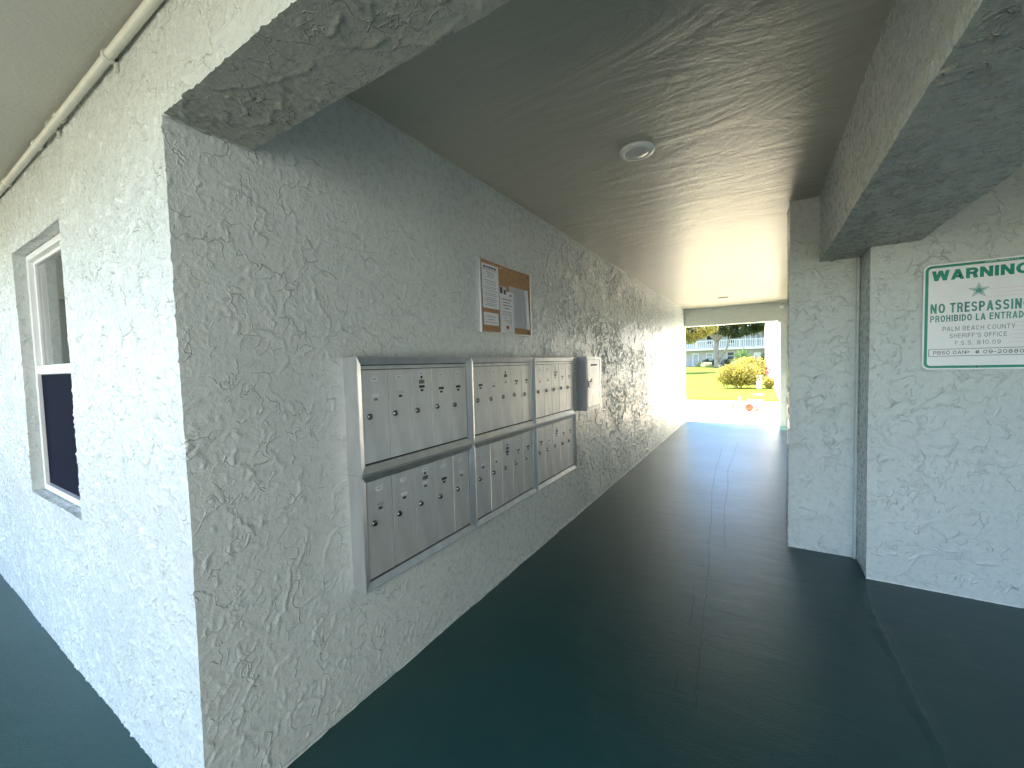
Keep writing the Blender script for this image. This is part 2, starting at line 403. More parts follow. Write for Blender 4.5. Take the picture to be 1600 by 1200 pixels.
PjL[:,0,1] = -Hf[ja:jc+1, ia]; PjR[:,0,1] = -Hf[ja:jc+1, ib]; PsB[0,:,1] = -Hf[ja, ia:ib+1]; PsT[0,:,1] = -Hf[jc, ia:ib+1]
Pf[ja:jc+1, ia, 0] = WX0+HjL[:,0]; Pf[ja:jc+1, ib, 0] = WX1-HjR[:,0]
Pf[ja, ia:ib+1, 2] = WZ0+HsB[0]; Pf[jc, ia:ib+1, 2] = WZ1-HsT[0]
keep = np.ones((len(zs)-1, i0), bool); keep[ja:jc, ia:ib] = False

block = tag(empty('stucco_block', (0,0,0)), 'pale green stucco corner block carrying the mailboxes, with the white window in its left side', 'building wall')
grid_mesh('facade_wall', Pf[:, :i0+1], M['stucco'], keep, parent=block)
grid_mesh('corridor_wall', Pl, M['stucco'], parent=block)
for nm, P, fl in (('window_jamb', PjL, 0), ('window_jamb', PjR, 1), ('window_sill', PsB, 0), ('window_head', PsT, 1)):
    grid_mesh(nm, P, M['stucco'], flip=bool(fl), parent=block)
core = MB()
core.box(-9, -.004, .5, LY-.004, 0, 2.6)
core.box(-9, WX0-.012, .004, .5, 0, 2.6); core.box(WX1+.012, -.004, .004, .5, 0, 2.6)
core.box(WX0-.012, WX1+.012, .004, .5, 0, WZ0-.008); core.box(WX0-.012, WX1+.012, .004, .5, WZ1+.008, 2.6)
core.box(-9, -4.5, -.002, .1, 0, 2.6)
core.build('wall_core', M['stucco'], block)
# caulk lines
def bead(pts, r, parent, mat, seed):
    rr = np.random.RandomState(seed); n = len(pts)
    MB().tube(pts, [r*(1+.35*rr.randn()) if True else r for _ in range(n)], 6).build('caulk_bead', mat, parent)
bead([(.006+.002*math.sin(y*9), y, .003) for y in np.linspace(0, LY, 260)], .005, block, M['stucco'], 1)
bead([(.006, y, HZ-.004) for y in np.linspace(.24, LY-.02, 200)], .005, block, M['pvc'], 2)
bead([(.008, y, BZ-.002) for y in np.linspace(0, .24, 20)], .004, block, M['stucco'], 4)

# window
win = empty('window', (0,0,0)); win.parent = block
WY = .045
def ring(x0,x1,z0,z1,wd,y0,y1,mb=None):
    mb = mb or MB()
    mb.bbox(x0,x0+wd,y0,y1,z0,z1,.004); mb.bbox(x1-wd,x1,y0,y1,z0,z1,.004)
    mb.bbox(x0+wd,x1-wd,y0,y1,z0,z0+wd,.004); mb.bbox(x0+wd,x1-wd,y0,y1,z1-wd,z1,.004); return mb
ring(WX0+.002, WX1-.002, WZ0+.004, WZ1-.004, .032, WY, WY+.07).build('window_frame', M['vinyl'], win)
ring(WX0+.034, WX1-.034, 1.475, WZ1-.036, .018, WY+.022, WY+.05).build('upper_sash', M['vinyl'], win)
MB().bbox(WX0+.034, WX1-.034, WY+.006, WY+.045, 1.465, 1.515, .004).build('meeting_rail', M['vinyl'], win)
ring(WX0+.034, WX1-.034, WZ0+.036, 1.465, .022, WY+.034, WY+.06).build('lower_sash', M['vinyl'], win)
slab('pane', M['glass'], (WX0+.05, WX1-.05, WY+.034, WY+.038, 1.5, WZ1-.05), win)
slab('pane', M['glass'], (WX0+.05, WX1-.05, WY+.05, WY+.054, WZ0+.055, 1.45), win)
a_ = NT('screen_mesh'); a_.set(Base_Color=(.004,.006,.018,1), Roughness=.85, Alpha=.92); a_.b.inputs['Specular IOR Level'].default_value = .08; M['screen'] = a_.m
slab('insect_screen', M['screen'], (WX0+.036, WX1-.036, WY+.018, WY+.02, WZ0+.04, 1.462), win)
room = MB(); room.box(WX0-.01, WX1+.01, .46, .497, WZ0, WZ1); room.build('room_back', M['inside'], win)
cu = []
xx = np.linspace(WX0+.03, WX0+.42, 60)
Pc = np.zeros((2, 60, 3)); Pc[...,0] = xx; Pc[...,1] = .30+.018*np.sin(xx*95); Pc[0,:,2] = .82; Pc[1,:,2] = 2.1


# cross beam over the mouth of the passage
cb = tag(empty('cross_beam', (0,0,BZ)), 'rough stucco beam crossing the mouth of the passage, bright outer face and dark underside', 'beam')
mI = Matrix.Translation((0,0,-BZ))
def reparent(o, p): o.parent = p; o.matrix_parent_inverse = p.matrix_world.inverted(); return o
def off(P, d): return P+np.array(d)
grid_mesh('beam_face', off(Pf[jb:, i0:], (0,0,-BZ)), M['stucco'], parent=cb)
grid_mesh('beam_underside', off(Pu, (0,0,-BZ)), M['stucco_under_shaded'], flip=True, parent=cb)
MB().box(.0, 4.2, .004, .238, .004, .45).build('beam_core', M['stucco'], cb)

# side beam running along the passage on the right
SBX0, SBX1, SBZ = 1.852, 2.305, 2.128
sb = tag(empty('side_beam', (SBX0, 3.17, SBZ)), 'deep stucco beam running along the right side of the ceiling to the pier', 'beam')
yq = np.linspace(.24, 3.168, 480); zq = np.linspace(SBZ, 2.6, 76); xq = np.linspace(SBX0, SBX1, 76)
Ha = relief(yq, zq, 51, dens=200, amp=1.0, strokes=1200); Hb = relief(xq, yq, 52, dens=200, amp=2.0, strokes=900, up=0)
Pa = sheet((SBX0,0,0),(0,1,0),(0,0,1),(-1,0,0), yq, zq, Ha); Pb = sheet((0,0,SBZ),(1,0,0),(0,1,0),(0,0,-1), xq, yq, Hb)
Hr = relief(yq, zq, 53, dens=120); Pr = sheet((SBX1,0,0),(0,1,0),(0,0,1),(1,0,0), yq, zq, Hr)
Pa[0,:,2] = SBZ-Hb[:,0]; Pb[:,0,0] = SBX0-Ha[0]; Pr[0,:,2] = SBZ-Hb[:,-1]; Pb[:,-1,0] = SBX1+Hr[0]
d = (-SBX0,-3.17,-SBZ)
grid_mesh('beam_side', off(Pa,d), M['stucco'], flip=True, parent=sb)
grid_mesh('beam_side', off(Pr,d), M['stucco'], parent=sb)
grid_mesh('beam_underside', off(Pb,d), M['stucco_under_shaded'], flip=True, parent=sb)
MB().box(.004, SBX1-SBX0-.004, .24-3.17, -.004, .004, .46).build('beam_core', M['stucco'], sb)

# pier
PX0, PX1, PY = 1.676, 2.084, 3.17
pier = tag(empty('stucco_pier', (PX0, PY, 0)), 'narrow full height stucco pier at the end of the side beam, left of the sign', 'pier')
zp = np.linspace(0, 2.6, 640); xp = np.linspace(PX0, PX1, 100); yp = np.linspace(PY, PY+.3, 40)
Hp = relief(xp, zp, 61, dens=200, amp=2.3, rmin=.04, rmax=.12, strokes=500); Hq = relief(yp, zp, 62, dens=200, amp=1.3)
Pp = sheet((0,PY,0),(1,0,0),(0,0,1),(0,-1,0), xp, zp, Hp); Pq = sheet((PX0,0,0),(0,1,0),(0,0,1),(-1,0,0), yp, zp, Hq)
Pp[:,0,0] = PX0-Hq[:,0]; Pq[:,0,1] = PY-Hp[:,0]
d = (-PX0,-PY,0)
grid_mesh('pier_face', off(Pp,d), M['stucco'], parent=pier); grid_mesh('pier_side', off(Pq,d), M['stucco'], flip=True, parent=pier)
MB().box(.004, PX1-PX0+.02, .004, .3, 0, 2.6).build('pier_core', M['stucco'], pier)

# sign wall and the block behind it
SX, SY = 2.078, 2.863
swl = tag(empty('sign_wall', (SX, SY, 0)), 'pale stucco wall on the right that carries the warning sign', 'building wall')
xw = np.unique(np.concatenate([np.linspace(SX, 3.0, 230), np.linspace(3.0, 6, 160)])); yw = np.linspace(SY, PY, 50)
Hs_ = relief(xw, zp, 71, dens=200, amp=2.4, rmin=.04, rmax=.13, strokes=450); Ht = relief(yw, zp, 72, dens=100, amp=.5)
Ps = sheet((0,SY,0),(1,0,0),(0,0,1),(0,-1,0), xw, zp, Hs_); Pt = sheet((SX,0,0),(0,1,0),(0,0,1),(-1,0,0), yw, zp, Ht)
Ps[:,0,0] = SX-Ht[:,0]; Pt[:,0,1] = SY-Hs_[:,0]
d = (-SX,-SY,0)
grid_mesh('wall_face', off(Ps,d), M['stucco'], parent=swl); grid_mesh('wall_return', off(Pt,d), M['stucco'], flip=True, parent=swl)
MB().box(.004, 6-SX, .004, .6, 0, 2.6).build('wall_core', M['stucco'], swl)
MB().tube([(-.012, PY-SY-.014, z) for z in np.linspace(.0, SBZ, 60)], .011, 8).build('corner_bead', M['stucco'], swl)
bead([(x, -.006, .002) for x in np.linspace(0, 3, 120)], .004, swl, M['white'], 7)

# right side wall of the passage
rw = tag(empty('passage_side_wall', (1.985, 3.47, 0)), 'right wall of the passage seen nearly edge on beyond the pier', 'building wall')
yz = np.linspace(3.47, LY, 420); zz2 = np.linspace(0, 2.6, 200)
Hw = relief(yz, zz2, 81, dens=120, amp=1.1, strokes=200)
grid_mesh('wall_face', off(sheet((1.985,0,0),(0,1,0),(0,0,1),(-1,0,0), yz, zz2, Hw), (-1.985,-3.47,0)), M['stucco'], flip=True, parent=rw)
MB().box(.004, 4.0, -.01, LY-3.47-.004, 0, 2.6).build('wall_core', M['stucco'], rw)
# end pilaster with cap
ep = tag(empty('end_pilaster', (1.915, 9.66, 0)), 'slim pilaster with a small cap at the right of the far opening', 'pilaster')
MB().bbox(-.07, .069, -.10, .105, 0, 2.165, .008).build('shaft', M['stucco'], ep)
MB().bbox(-.11, .069, -.125, .107, 2.166, 2.20, .005).build('cap', M['stucco'], ep)
# end beam
eb = tag(empty('end_beam', (.92, 9.66, 2.203)), 'shaded beam over the far opening of the passage', 'beam')
xe = np.linspace(-.92, 1.064, 200); ze = np.linspace(0, .39, 50)
He = relief(xe, ze, 91, dens=150, amp=.7)
grid_mesh('beam_face', sheet((0,-.11,0),(1,0,0),(0,0,1),(0,-1,0), xe, ze, He), M['stucco'], parent=eb)
MB().box(-.92, 1.062, -.106, .106, .002, .39).build('beam_core', M['stucco'], eb)

# ceilings and floors above
tag(slab('ceiling', M['ceiling'], (0, 6, .238, LY, HZ, 2.74)), kind='structure')
soff = tag(slab('walkway_soffit', M['soffit'], (-12, 7.5, -1.75, .0, 2.50, 2.74)), 'grey olive painted underside of the upper walkway beside the conduit', 'soffit')
MB().box(-12, 7.5, -1.9, -1.752, 2.42, 2.8).build('edge_beam', M['wallplain'], soff)
up_ = tag(empty('upper_storey', (0,0,2.745)), 'upper storey of the apartment building over the passage', 'building')
MB().box(-12, 8, .05, LY-.05, 0, 2.7).build('wall', M['wallplain'], up_)
MB().box(-12.4, 8.4, -1.9, LY+.3, 2.7, 2.95).build('roof', M['roof'], up_)
tag(slab('floor', M['floor'], (-12, 7.5, -1.75, LY+.03, -.16, 0)), kind='structure')

# cracks and the raised seam in the floor paint
flr = bpy.data.objects['floor']
def densify(L, step, jit, seed):
    r = random.Random(seed); out = []
    for (xa,ya),(xb_,yb_) in zip(L[:-1], L[1:]):
        n = max(2, int(math.hypot(xb_-xa, yb_-ya)/step))
        for k in range(n):
            s = k/n; out.append((xa+(xb_-xa)*s+r.uniform(-jit,jit), ya+(yb_-ya)*s))
    out.append(L[-1]); return out
CRK = [[(0.963, 6.835), (0.997, 5.308), (1.043, 4.301), (1.117, 3.43), (1.145, 2.932), (1.181, 2.602), (1.201, 2.237), (1.227, 1.791), (1.239, 1.483), (1.26, 1.23)], [(1.164, 7.514), (1.153, 6.313), (1.133, 5.373), (1.185, 4.497), (1.191, 3.928), (1.244, 3.118), (1.276, 2.819)], [(1.126, 2.238), (1.151, 2.014), (1.158, 1.814)], [(1.162, 1.439), (1.169, 1.293)]]
for i, L in enumerate(CRK):
    pts = densify(L, .035, .006, i); m = MB(); r = random.Random(i)
    wd = [(.0011 if k not in (0, len(pts)-1) else .0003)*r.uniform(.5,1.5)*(1+pts[k][1]*.06) for k in range(len(pts))]
    m.add([(x-w_,y,.0012) for (x,y),w_ in zip(pts,wd)]+[(x+w_,y,.0012) for (x,y),w_ in zip(pts,wd)], [(k,len(pts)+k,len(pts)+k+1,k+1) for k in range(len(pts)-1)])
    m.build('crack', M['black'], flr)
RDG = densify([(2.072, 2.84), (2.03, 2.462), (2.038, 2.156), (2.043, 1.958), (2.042, 1.767), (2.052, 1.612), (2.055, 1.492), (2.049, 1.356)], .03, .004, 77)
prof = [(-.04,0),(-.026,.0012),(-.014,.0042),(-.004,.0068),(.004,.006),(.010,.0022),(.016,.003),(.026,.001),(.04,0)]
Pg = np.zeros((len(RDG), len(prof), 3)); r = random.Random(5)
for j,(x,y) in enumerate(RDG):
    h_ = min(1, j/8)*r.uniform(.75,1.15)
    for i,(dx,dz) in enumerate(prof): Pg[j,i] = (x+dx*(1+.3*math.sin(j*.4)), y, dz*h_*1.2+.0008)
grid_mesh('seam_ridge', Pg, M['floor'], parent=flr, flip=True)

# conduit
cd = tag(empty('conduit', (0,-.022,2.478)), 'painted conduit pipe with clips running along the top of the left wall under the soffit', 'pipe')
cx = np.linspace(-4.5, 1.4, 120)
MB().tube([(x, .003*math.sin(x*1.3), .004*math.sin(x*2.1+1)-.002) for x in cx], .0140, 14).build('pipe', M['pvc'], cd)
for x in (-.311, -1.0, -2.2, .75):
    m = MB().tube([(x-.008,0,0),(x+.008,0,0)], .0195, 14)
    m.box(x-.008, x+.008, .012, .02, -.04, .0); m.build('pipe_clip', M['pvc'], cd)
for x in (-.886, -1.247, -1.9, .3):
    MB().tube([(x-.02,0,0),(x+.02,0,0)], .0185, 14).build('coupling', M['pvc'], cd)

# ---------------------------------------------------------------- mailboxes
DX = .085
FR = .030
YB = (.560, 1.333, 2.097, 2.852); ZB = (.505, 1.003, 1.500)
wh = ('left', 'middle', 'right')
doors_mesh = {}
def bars(mb, c, wd, ht, n):
    for k in range(n): pass
def sticker_lines(parent, y, z, wd):
    m = MB(); r = random.Random(int(y*1e4+z*1e3)); yy = y-wd/2
    while yy < y+wd/2-.003:
        l = r.uniform(.002,.004); m.box(.0034,.0037, yy, yy+l, z-.0035, z+.0035); yy += l+.0016
    return m
rd = random.Random(9)
white_slots = {(0,1,0):1,(0,1,1):2,(0,0,0):2,(0,0,1):1,(0,0,2):1,(0,0,4):1,(1,1,1):2,(1,1,2):2,(1,0,0):1,(1,0,1):1,(2,1,0):2,(2,0,1):1,(2,1,1):2}
mu_labels = {
 (0,1):'upper mailbox unit nearest the viewer, top left of the bank', (0,0):'lower mailbox unit nearest the viewer, bottom left of the bank',
 (1,1):'upper middle mailbox unit of the bank, below the cork board', (1,0):'lower middle mailbox unit of the bank, with one door standing slightly ajar',
 (2,1):'upper far mailbox unit, next to the small grey drop box', (2,0):'lower far mailbox unit at the bottom right end of the bank'}
for c in range(3):
    for rr in (1, 0):
        y0, y1, z0, z1 = YB[c], YB[c+1], ZB[rr], ZB[rr+1]
        u = tag(empty('mailbox_unit', (0, y0, z0)), mu_labels[c,rr], 'mailbox', 'aluminium five-door mailbox units mounted on the wall')
        W, Hh = y1-y0-.001, z1-z0-.001
        bx = MB(); bx.box(-.02, DX-.022, .002, W-.002, .002, Hh-.002); bx.build('case', M['black'], u)
        # mitred frame: outer lip high, sloping in
        f = MB()
        o_ = [(0,0),(W,0),(W,Hh),(0,Hh)]
        ft = FR+.006 if rr == 1 else FR
        i_ = [(FR,.036),(W-FR,.036),(W-FR,Hh-.034),(FR,Hh-.034)]
        l_ = [(.004,.004),(W-.004,.004),(W-.004,Hh-.004),(.004,Hh-.004)]
        rings = [(o_, -.02), (o_, DX-.002), (l_, DX), (i_, DX-.011), (i_, DX-.03)]
        vs = []
        for pts, x in rings: vs += [(x, p[0], p[1]) for p in pts]
        fs = [(k*4+j, k*4+(j+1)%4, (k+1)*4+(j+1)%4, (k+1)*4+j) for k in range(4) for j in range(4)]
        f.add(vs, fs); f.build('frame', M['frame_metal'], u)
        if rr == 0 and c == 0: pass
        # lip strip above the upper doors
        top = Hh-.034-.002
        if rr == 1:
            MB().bbox(DX-.024, DX-.016, FR+.003, W-FR-.003, top-.018, top-.002, .001).build('top_rail', M['frame_metal'], u); top -= .021
        bot = .036+.007; iw = (W-2*FR-.008)/5
        for k in range(5):
            dw = iw-.0046; dh = top-bot
            key = (c, rr)
            if key not in doors_mesh:
                t_ = MB().bbox(-.004, .003, -dw/2, dw/2, 0, dh, .0009).build('door', M['door_metal'], u); doors_mesh[key] = t_.data; dr = t_
            else: dr = link('door', doors_mesh[key], u)
            dr.location = (DX-.018+rd.uniform(-.0006,.0006), FR+.004+iw*(k+.5), bot)
            dr.rotation_euler = (0, rd.uniform(-.003,.003), rd.uniform(-.007,.007))
            if (c,rr,k) == (1,0,1): dr.rotation_euler = (0,0,.05); dr.location.x += .004; dr['label'] = 'door standing slightly ajar'
            if (c,rr,k) in ((0,0,4),(1,1,4)): dr.rotation_euler = (0,0,.022)
            zt = dh-.037 if k != 2 else dh-.022
            if k == 0: zt -= .004
            jz = rd.uniform(-.003,.003); jy = rd.uniform(-.004,.004)
            sz = MB().box(.003,.0034, -.018+jy, .018+jy, zt-.0085+jz, zt+.0085+jz).build('number_label', M['white_label'], dr)
            sticker_lines(dr, jy, zt+jz, .018).build('number_print', M['ink_soft'], dr) if False else None
            m = sticker_lines(dr, jy, zt+jz, .024)
            m.build('digits', M['ink_soft'], sz)
            sl_z = zt-.068 if k != 2 else zt-.066
            ws = white_slots.get((c,rr,k), 0)
            MB().box(.003,.0042, -.019,.019, sl_z-.0065, sl_z+.0065).build('name_slot', M['white_label'] if ws == 1 else (M['dark_plastic'] if ws == 0 else M['frame_metal']), dr)
            MB().box(.003,.0040, -.0095,.0095, sl_z-.0235, sl_z-.0125).build('number_slot', M['dark_plastic'] if ws != 1 or k%2 else M['chrome'], dr)
            if k == 2:
                MB().lathe([(.0,.0036),(.0065,.0036),(.0075,.003)], (0,0,zt-.020), 'x', 16).build('master_lock_hole', M['black'], dr)
                m = MB(); m.bbox(.003,.0045,-.019,.019, zt-.052, zt-.033,.0006); m.build('plate', M['chrome'], dr)
                MB().box(.0046,.005,-.006,.006, zt-.044, zt-.041).build('plate_mark', M['ink'], dr)
            lz = dh-.198+rd.uniform(-.004,.004)+(.012 if rr == 0 else 0); ly = -.036
            lk = MB().lathe([(.0135,.003),(.0135,.006),(.0115,.0105),(.0100,.0125),(.007,.0128),(.0,.0128)], (0,ly,lz), 'x', 20).build('lock', M['chrome'], dr)
            MB().box(.0126,.0134, ly-.0012, ly+.0012, lz-.0045, lz+.0045).build('keyhole', M['black'], dr) if False else MB().lathe([(.0,.0133),(.0052,.0133),(.0056,.0125)], (0,ly,lz), 'x', 12).build('keyhole', M['black'], dr)
# single grey drop box
sbx = tag(empty('drop_box', (0, 3.09, .992)), 'small deep grey metal drop box with a slot, beside the mailbox bank', 'drop box')
bw, bh, bd = .40, .512, .10
MB().bbox(-.01, bd-.004, 0, bw, 0, bh, .003).build('case', M['box_metal'], sbx)
f = MB(); FRB = .028
rings = [([(0,0),(bw,0),(bw,bh),(0,bh)], bd-.006), ([(-.002,-.002),(bw+.002,-.002),(bw+.002,bh+.002),(-.002,bh+.002)], bd), ([(FRB,FRB),(bw-FRB,FRB),(bw-FRB,bh-FRB),(FRB,bh-FRB)], bd+.003), ([(FRB,FRB),(bw-FRB,FRB),(bw-FRB,bh-FRB),(FRB,bh-FRB)], bd-.003)]
vs = []
for pts, x in rings: vs += [(x, p[0], p[1]) for p in pts]
f.add(vs, [(k*4+j, k*4+(j+1)%4, (k+1)*4+(j+1)%4, (k+1)*4+j) for k in range(3) for j in range(4)]); f.build('rim', M['frame_metal'], sbx)
dd = MB().bbox(bd-.004, bd+.001, FRB+.004, bw-FRB-.004, FRB+.004, bh-FRB-.004, .001).build('door', M['door_metal'], sbx)
MB().box(bd+.0012, bd+.0018, .11, .29, bh-.088, bh-.072).build('letter_slot', M['black'], dd)
pl_ = MB(); pl_.bbox(bd+.001, bd+.012, .045, .13, .22, .275, .003).build('hasp', M['chrome'], dd)
MB().tube([(bd+.014,.062,.275),(bd+.02,.062,.30),(bd+.02,.09,.30),(bd+.014,.09,.275)], .004, 8).build('shackle', M['chrome'], dd)

# ---------------------------------------------------------------- cork notice board
BY0, BY1, BZ0, BZ1 = 1.528, 2.185, 1.652, 2.118
nb = tag(empty('notice_board', (.006, BY0, BZ0)), 'small cork notice board in a thin metal frame on the wall above the mailboxes', 'notice board')
bw, bh = BY1-BY0, BZ1-BZ0
MB().box(-.01, .010, .004, bw-.004, .004, bh-.004).build('cork', M['cork'], nb)
m = MB(); m.bbox(-.012,.018,0,.016,0,bh,.003); m.bbox(-.012,.018,bw-.012,bw,0,bh,.003); m.build('side_rail', M['frame_metal'], nb)
m = MB(); m.bbox(-.012,.0175,.016,bw-.012,0,.012,.003); m.bbox(-.012,.0175,.016,bw-.012,bh-.012,bh,.003); m.build('cross_rail', M['frame_metal'], nb)
for (yy, zz) in ((.008,.01),(.008,bh-.01)):
    MB().lathe([(0,.0195),(.003,.0195),(.0038,.018)], (0,yy,zz), 'x', 10).build('screw', M['dark_plastic'], nb)
def paper(y0,y1,z0,z1,label,mat,layer=0,curl=.003,lines=(),tilt=0, title=0, extra=None):
    """coordinates in board space; y left to right, z up"""
    t = tag(empty('notice_paper', (.0175+layer*.0016, BY0+(y0+y1)/2, BZ0+z0)), label, 'notice', 'papers pinned on the cork board')
    t.rotation_euler = (tilt, 0, 0)
    hw, hh = (y1-y0)/2, z1-z0
    n = 9; P = np.zeros((n, n, 3)); us = np.linspace(-hw, hw, n); vs_ = np.linspace(0, hh, n)
    P[...,1] = us[None]; P[...,2] = vs_[:,None]
    surf = lambda y, z: curl*(abs(y)/hw)**3*(1.2-z/hh)+.0008*math.sin(z*40)
    for j in range(n):
        for i in range(n): P[j,i,0] = surf(us[i], vs_[j])
    grid_mesh('sheet', P, mat, parent=t)
    r = random.Random(label); ink = MB()
    for (lz, ly0, ly1, th) in lines:
        y = ly0
        while y < ly1:
            l = min(r.uniform(.008,.028), ly1-y); zc = lz*hh
            ya, yb_ = -hw+y*2*hw if False else y, y+l
            ink.add([(surf(y,zc)+.0006,y,zc-th),(surf(y,zc)+.0006,y+l,zc-th),(surf(y+l,zc)+.0006,y+l,zc+th),(surf(y+l,zc)+.0006,y,zc+th)], [(0,1,2,3)])
            y += l+.004
    if ink.v: ink.build('print', M['ink'] if title else M['ink_soft'], t)
    return t, hw, hh, surf
def lin(z, a, b, th=.0013): return (z, a, b, th)
L1 = [lin(.93,-.075,.075,.006), lin(.875,-.078,.078,.0018)]+[lin(.82-.035*k,-.045+.008*(k%3),.045-.006*(k%2)) for k in range(4)]
L1 += [lin(z,-.07+.012*(k%3),.07-.01*((k+1)%2)) for k, z in enumerate((.63,.59,.55,.49,.45,.40,.34,.30,.24,.20,.16,.11,.07))]
paper(.028,.215,.158,.435,'tall printed page with a bold heading, upper left of the cork board', M['paper'], 0, .003, L1, title=1)
paper(.036,.205,.052,.132,'short printed slip at the lower left of the cork board', M['paper'], 0, .002, [lin(.68,-.055,.055),lin(.45,-.04,.045),lin(.22,-.07,.07)], title=1)
L2 = [lin(.96,-.03,.03,.002)]+[lin(.92-.033*k,-.07,.07 if k%4 else .03,.0008) for k in range(24)]
t2,hw2,hh2,s2 = paper(.35,.56,.055,.335,'grey printed form half covered by the flyer, right side of the cork board', M['paper_grey'], 0, .002, L2)
MB().box(.0,.001,-.001,.001,0,.001).v
paper(.548,.60,.05,.335,'white page edge curling at the right rim of the cork board', M['paper'], 2, .012, [])
t,hw,hh,sf = paper(.222,.405,.012,.292,'white flyer with a small red heart, lower middle of the cork board', M['paper'], 1, .002,
   [lin(.80,-.06,.06,.003),lin(.73,-.05,.04,.003),lin(.66,-.05,.055,.003),lin(.59,-.03,.03,.003),lin(.51,-.06,.06),lin(.47,-.055,.05),lin(.43,-.06,.06),lin(.36,-.05,.0),lin(.3,-.04,.06),lin(.25,-.01,.05)]
   +[(z,-.088,-.083,.002) for z in np.arange(.05,.95,.05)]+[(z,.083,.088,.002) for z in np.arange(.05,.95,.05)], title=1)
hp = [(.0175*math.sin(a)**3, .0145*math.cos(a)-.005*math.cos(2*a)-.002*math.cos(3*a)) for a in np.linspace(0,2*math.pi,24)[:-1]]
m = MB(); m.add([(.0016,y,z+.038) for y,z in hp], [tuple(range(23))]); m.build('red_heart', M['red'], t)
m = MB(); m.box(.001,.0016,.035,.062,hh-.028,hh-.02); m.box(.001,.0016,.05,.057,hh-.02,hh-.012); m.build('red_mark', M['red'], t)
pc = tag(empty('photo_clipping', (.0215, BY0+.262, BZ0+.268)), 'small dark photo clipping tucked above the flyer on the cork board', 'clipping')
MB().box(0,.0006,-.04,.04,0,.05).build('sheet', M['paper_grey'], pc)
m = MB(); m.box(.0008,.0012,-.036,-.008,.004,.044); m.box(.0008,.0012,.012,.034,.0,.03); m.build('dark_print', M['ink'], pc)
for i, (yy, zz, mt, lb) in enumerate(((.235,.432,'white','white push pin at the top middle of the cork board'),(.30,.43,'vinyl','pale push pin right of the white pin on the cork board'),(.60,.43,'ink','dark push pin in the top right corner of the cork board'),(.60,.028,'ink','dark push pin in the bottom right corner of the cork board'))):
    m = MB().lathe([(0,.024),(.004,.024),(.0045,.02),(.002,.016),(.003,.0105),(0,.0105)], (0,0,0), 'x', 10)
    tag(m.build('push_pin', M[mt], None, (.006, BY0+yy, BZ0+zz)), lb, 'push pin', 'push pins on the cork board')

# ---------------------------------------------------------------- warning sign
SW, SH = .457, .617
sg = tag(empty('warning_sign', (2.545, SY-.015, 1.352)), 'white metal no trespassing warning sign with green border on the right wall', 'sign')
def rrect(w_, h_, r_, n=8, cz=0):
    p = []
    for cx_, cz_, a0 in ((w_/2-r_, h_/2-r_, 0), (-w_/2+r_, h_/2-r_, 90), (-w_/2+r_, -h_/2+r_, 180), (w_/2-r_, -h_/2+r_, 270)):
        for k in range(n+1):
            a = math.radians(a0+90*k/n); p.append((cx_+r_*math.cos(a), cz_+r_*math.sin(a)+cz))
    return p
def extr(pts, y0, y1, mb=None):
    mb = mb or MB(); n = len(pts)
    mb.add([(x,y0,z) for x,z in pts]+[(x,y1,z) for x,z in pts], [tuple(range(n)), tuple(range(2*n-1,n-1,-1))]+[(i,(i+1)%n,n+(i+1)%n,n+i) for i in range(n)])
    return mb
def ring2(po, pi, y0, y1):
    n = len(po); mb = MB()
    mb.add([(x,y0,z) for x,z in po]+[(x,y0,z) for x,z in pi]+[(x,y1,z) for x,z in po]+[(x,y1,z) for x,z in pi],
      [(i,(i+1)%n,n+(i+1)%n,n+i) for i in range(n)]+[(i,(i+1)%n,2*n+(i+1)%n,2*n+i) for i in range(n)]+[(n+i,n+(i+1)%n,3*n+(i+1)%n,3*n+i) for i in range(n)])
    return mb
extr(rrect(SW, SH, .035, cz=SH/2), -.002, .0).build('plate', M['sign_white'], sg)
for zz in (.013, SH-.013): MB().lathe([(.0,-.004),(.004,-.004),(.0055,-.0021)], (0,0,zz), 'y', 12).build('screw', M['chrome'], sg)
ring2(rrect(SW-.016, SH-.016, .029, cz=SH/2), rrect(SW-.044, SH-.044, .017, cz=SH/2), -.0026, -.002).build('green_border', M['sign_green'], sg)
def arc(cx, cy, rx, ry, a0, a1, n=9):
    return [(cx+rx*math.cos(math.radians(a0+(a1-a0)*k/n)), cy+ry*math.sin(math.radians(a0+(a1-a0)*k/n))) for k in range(n+1)]
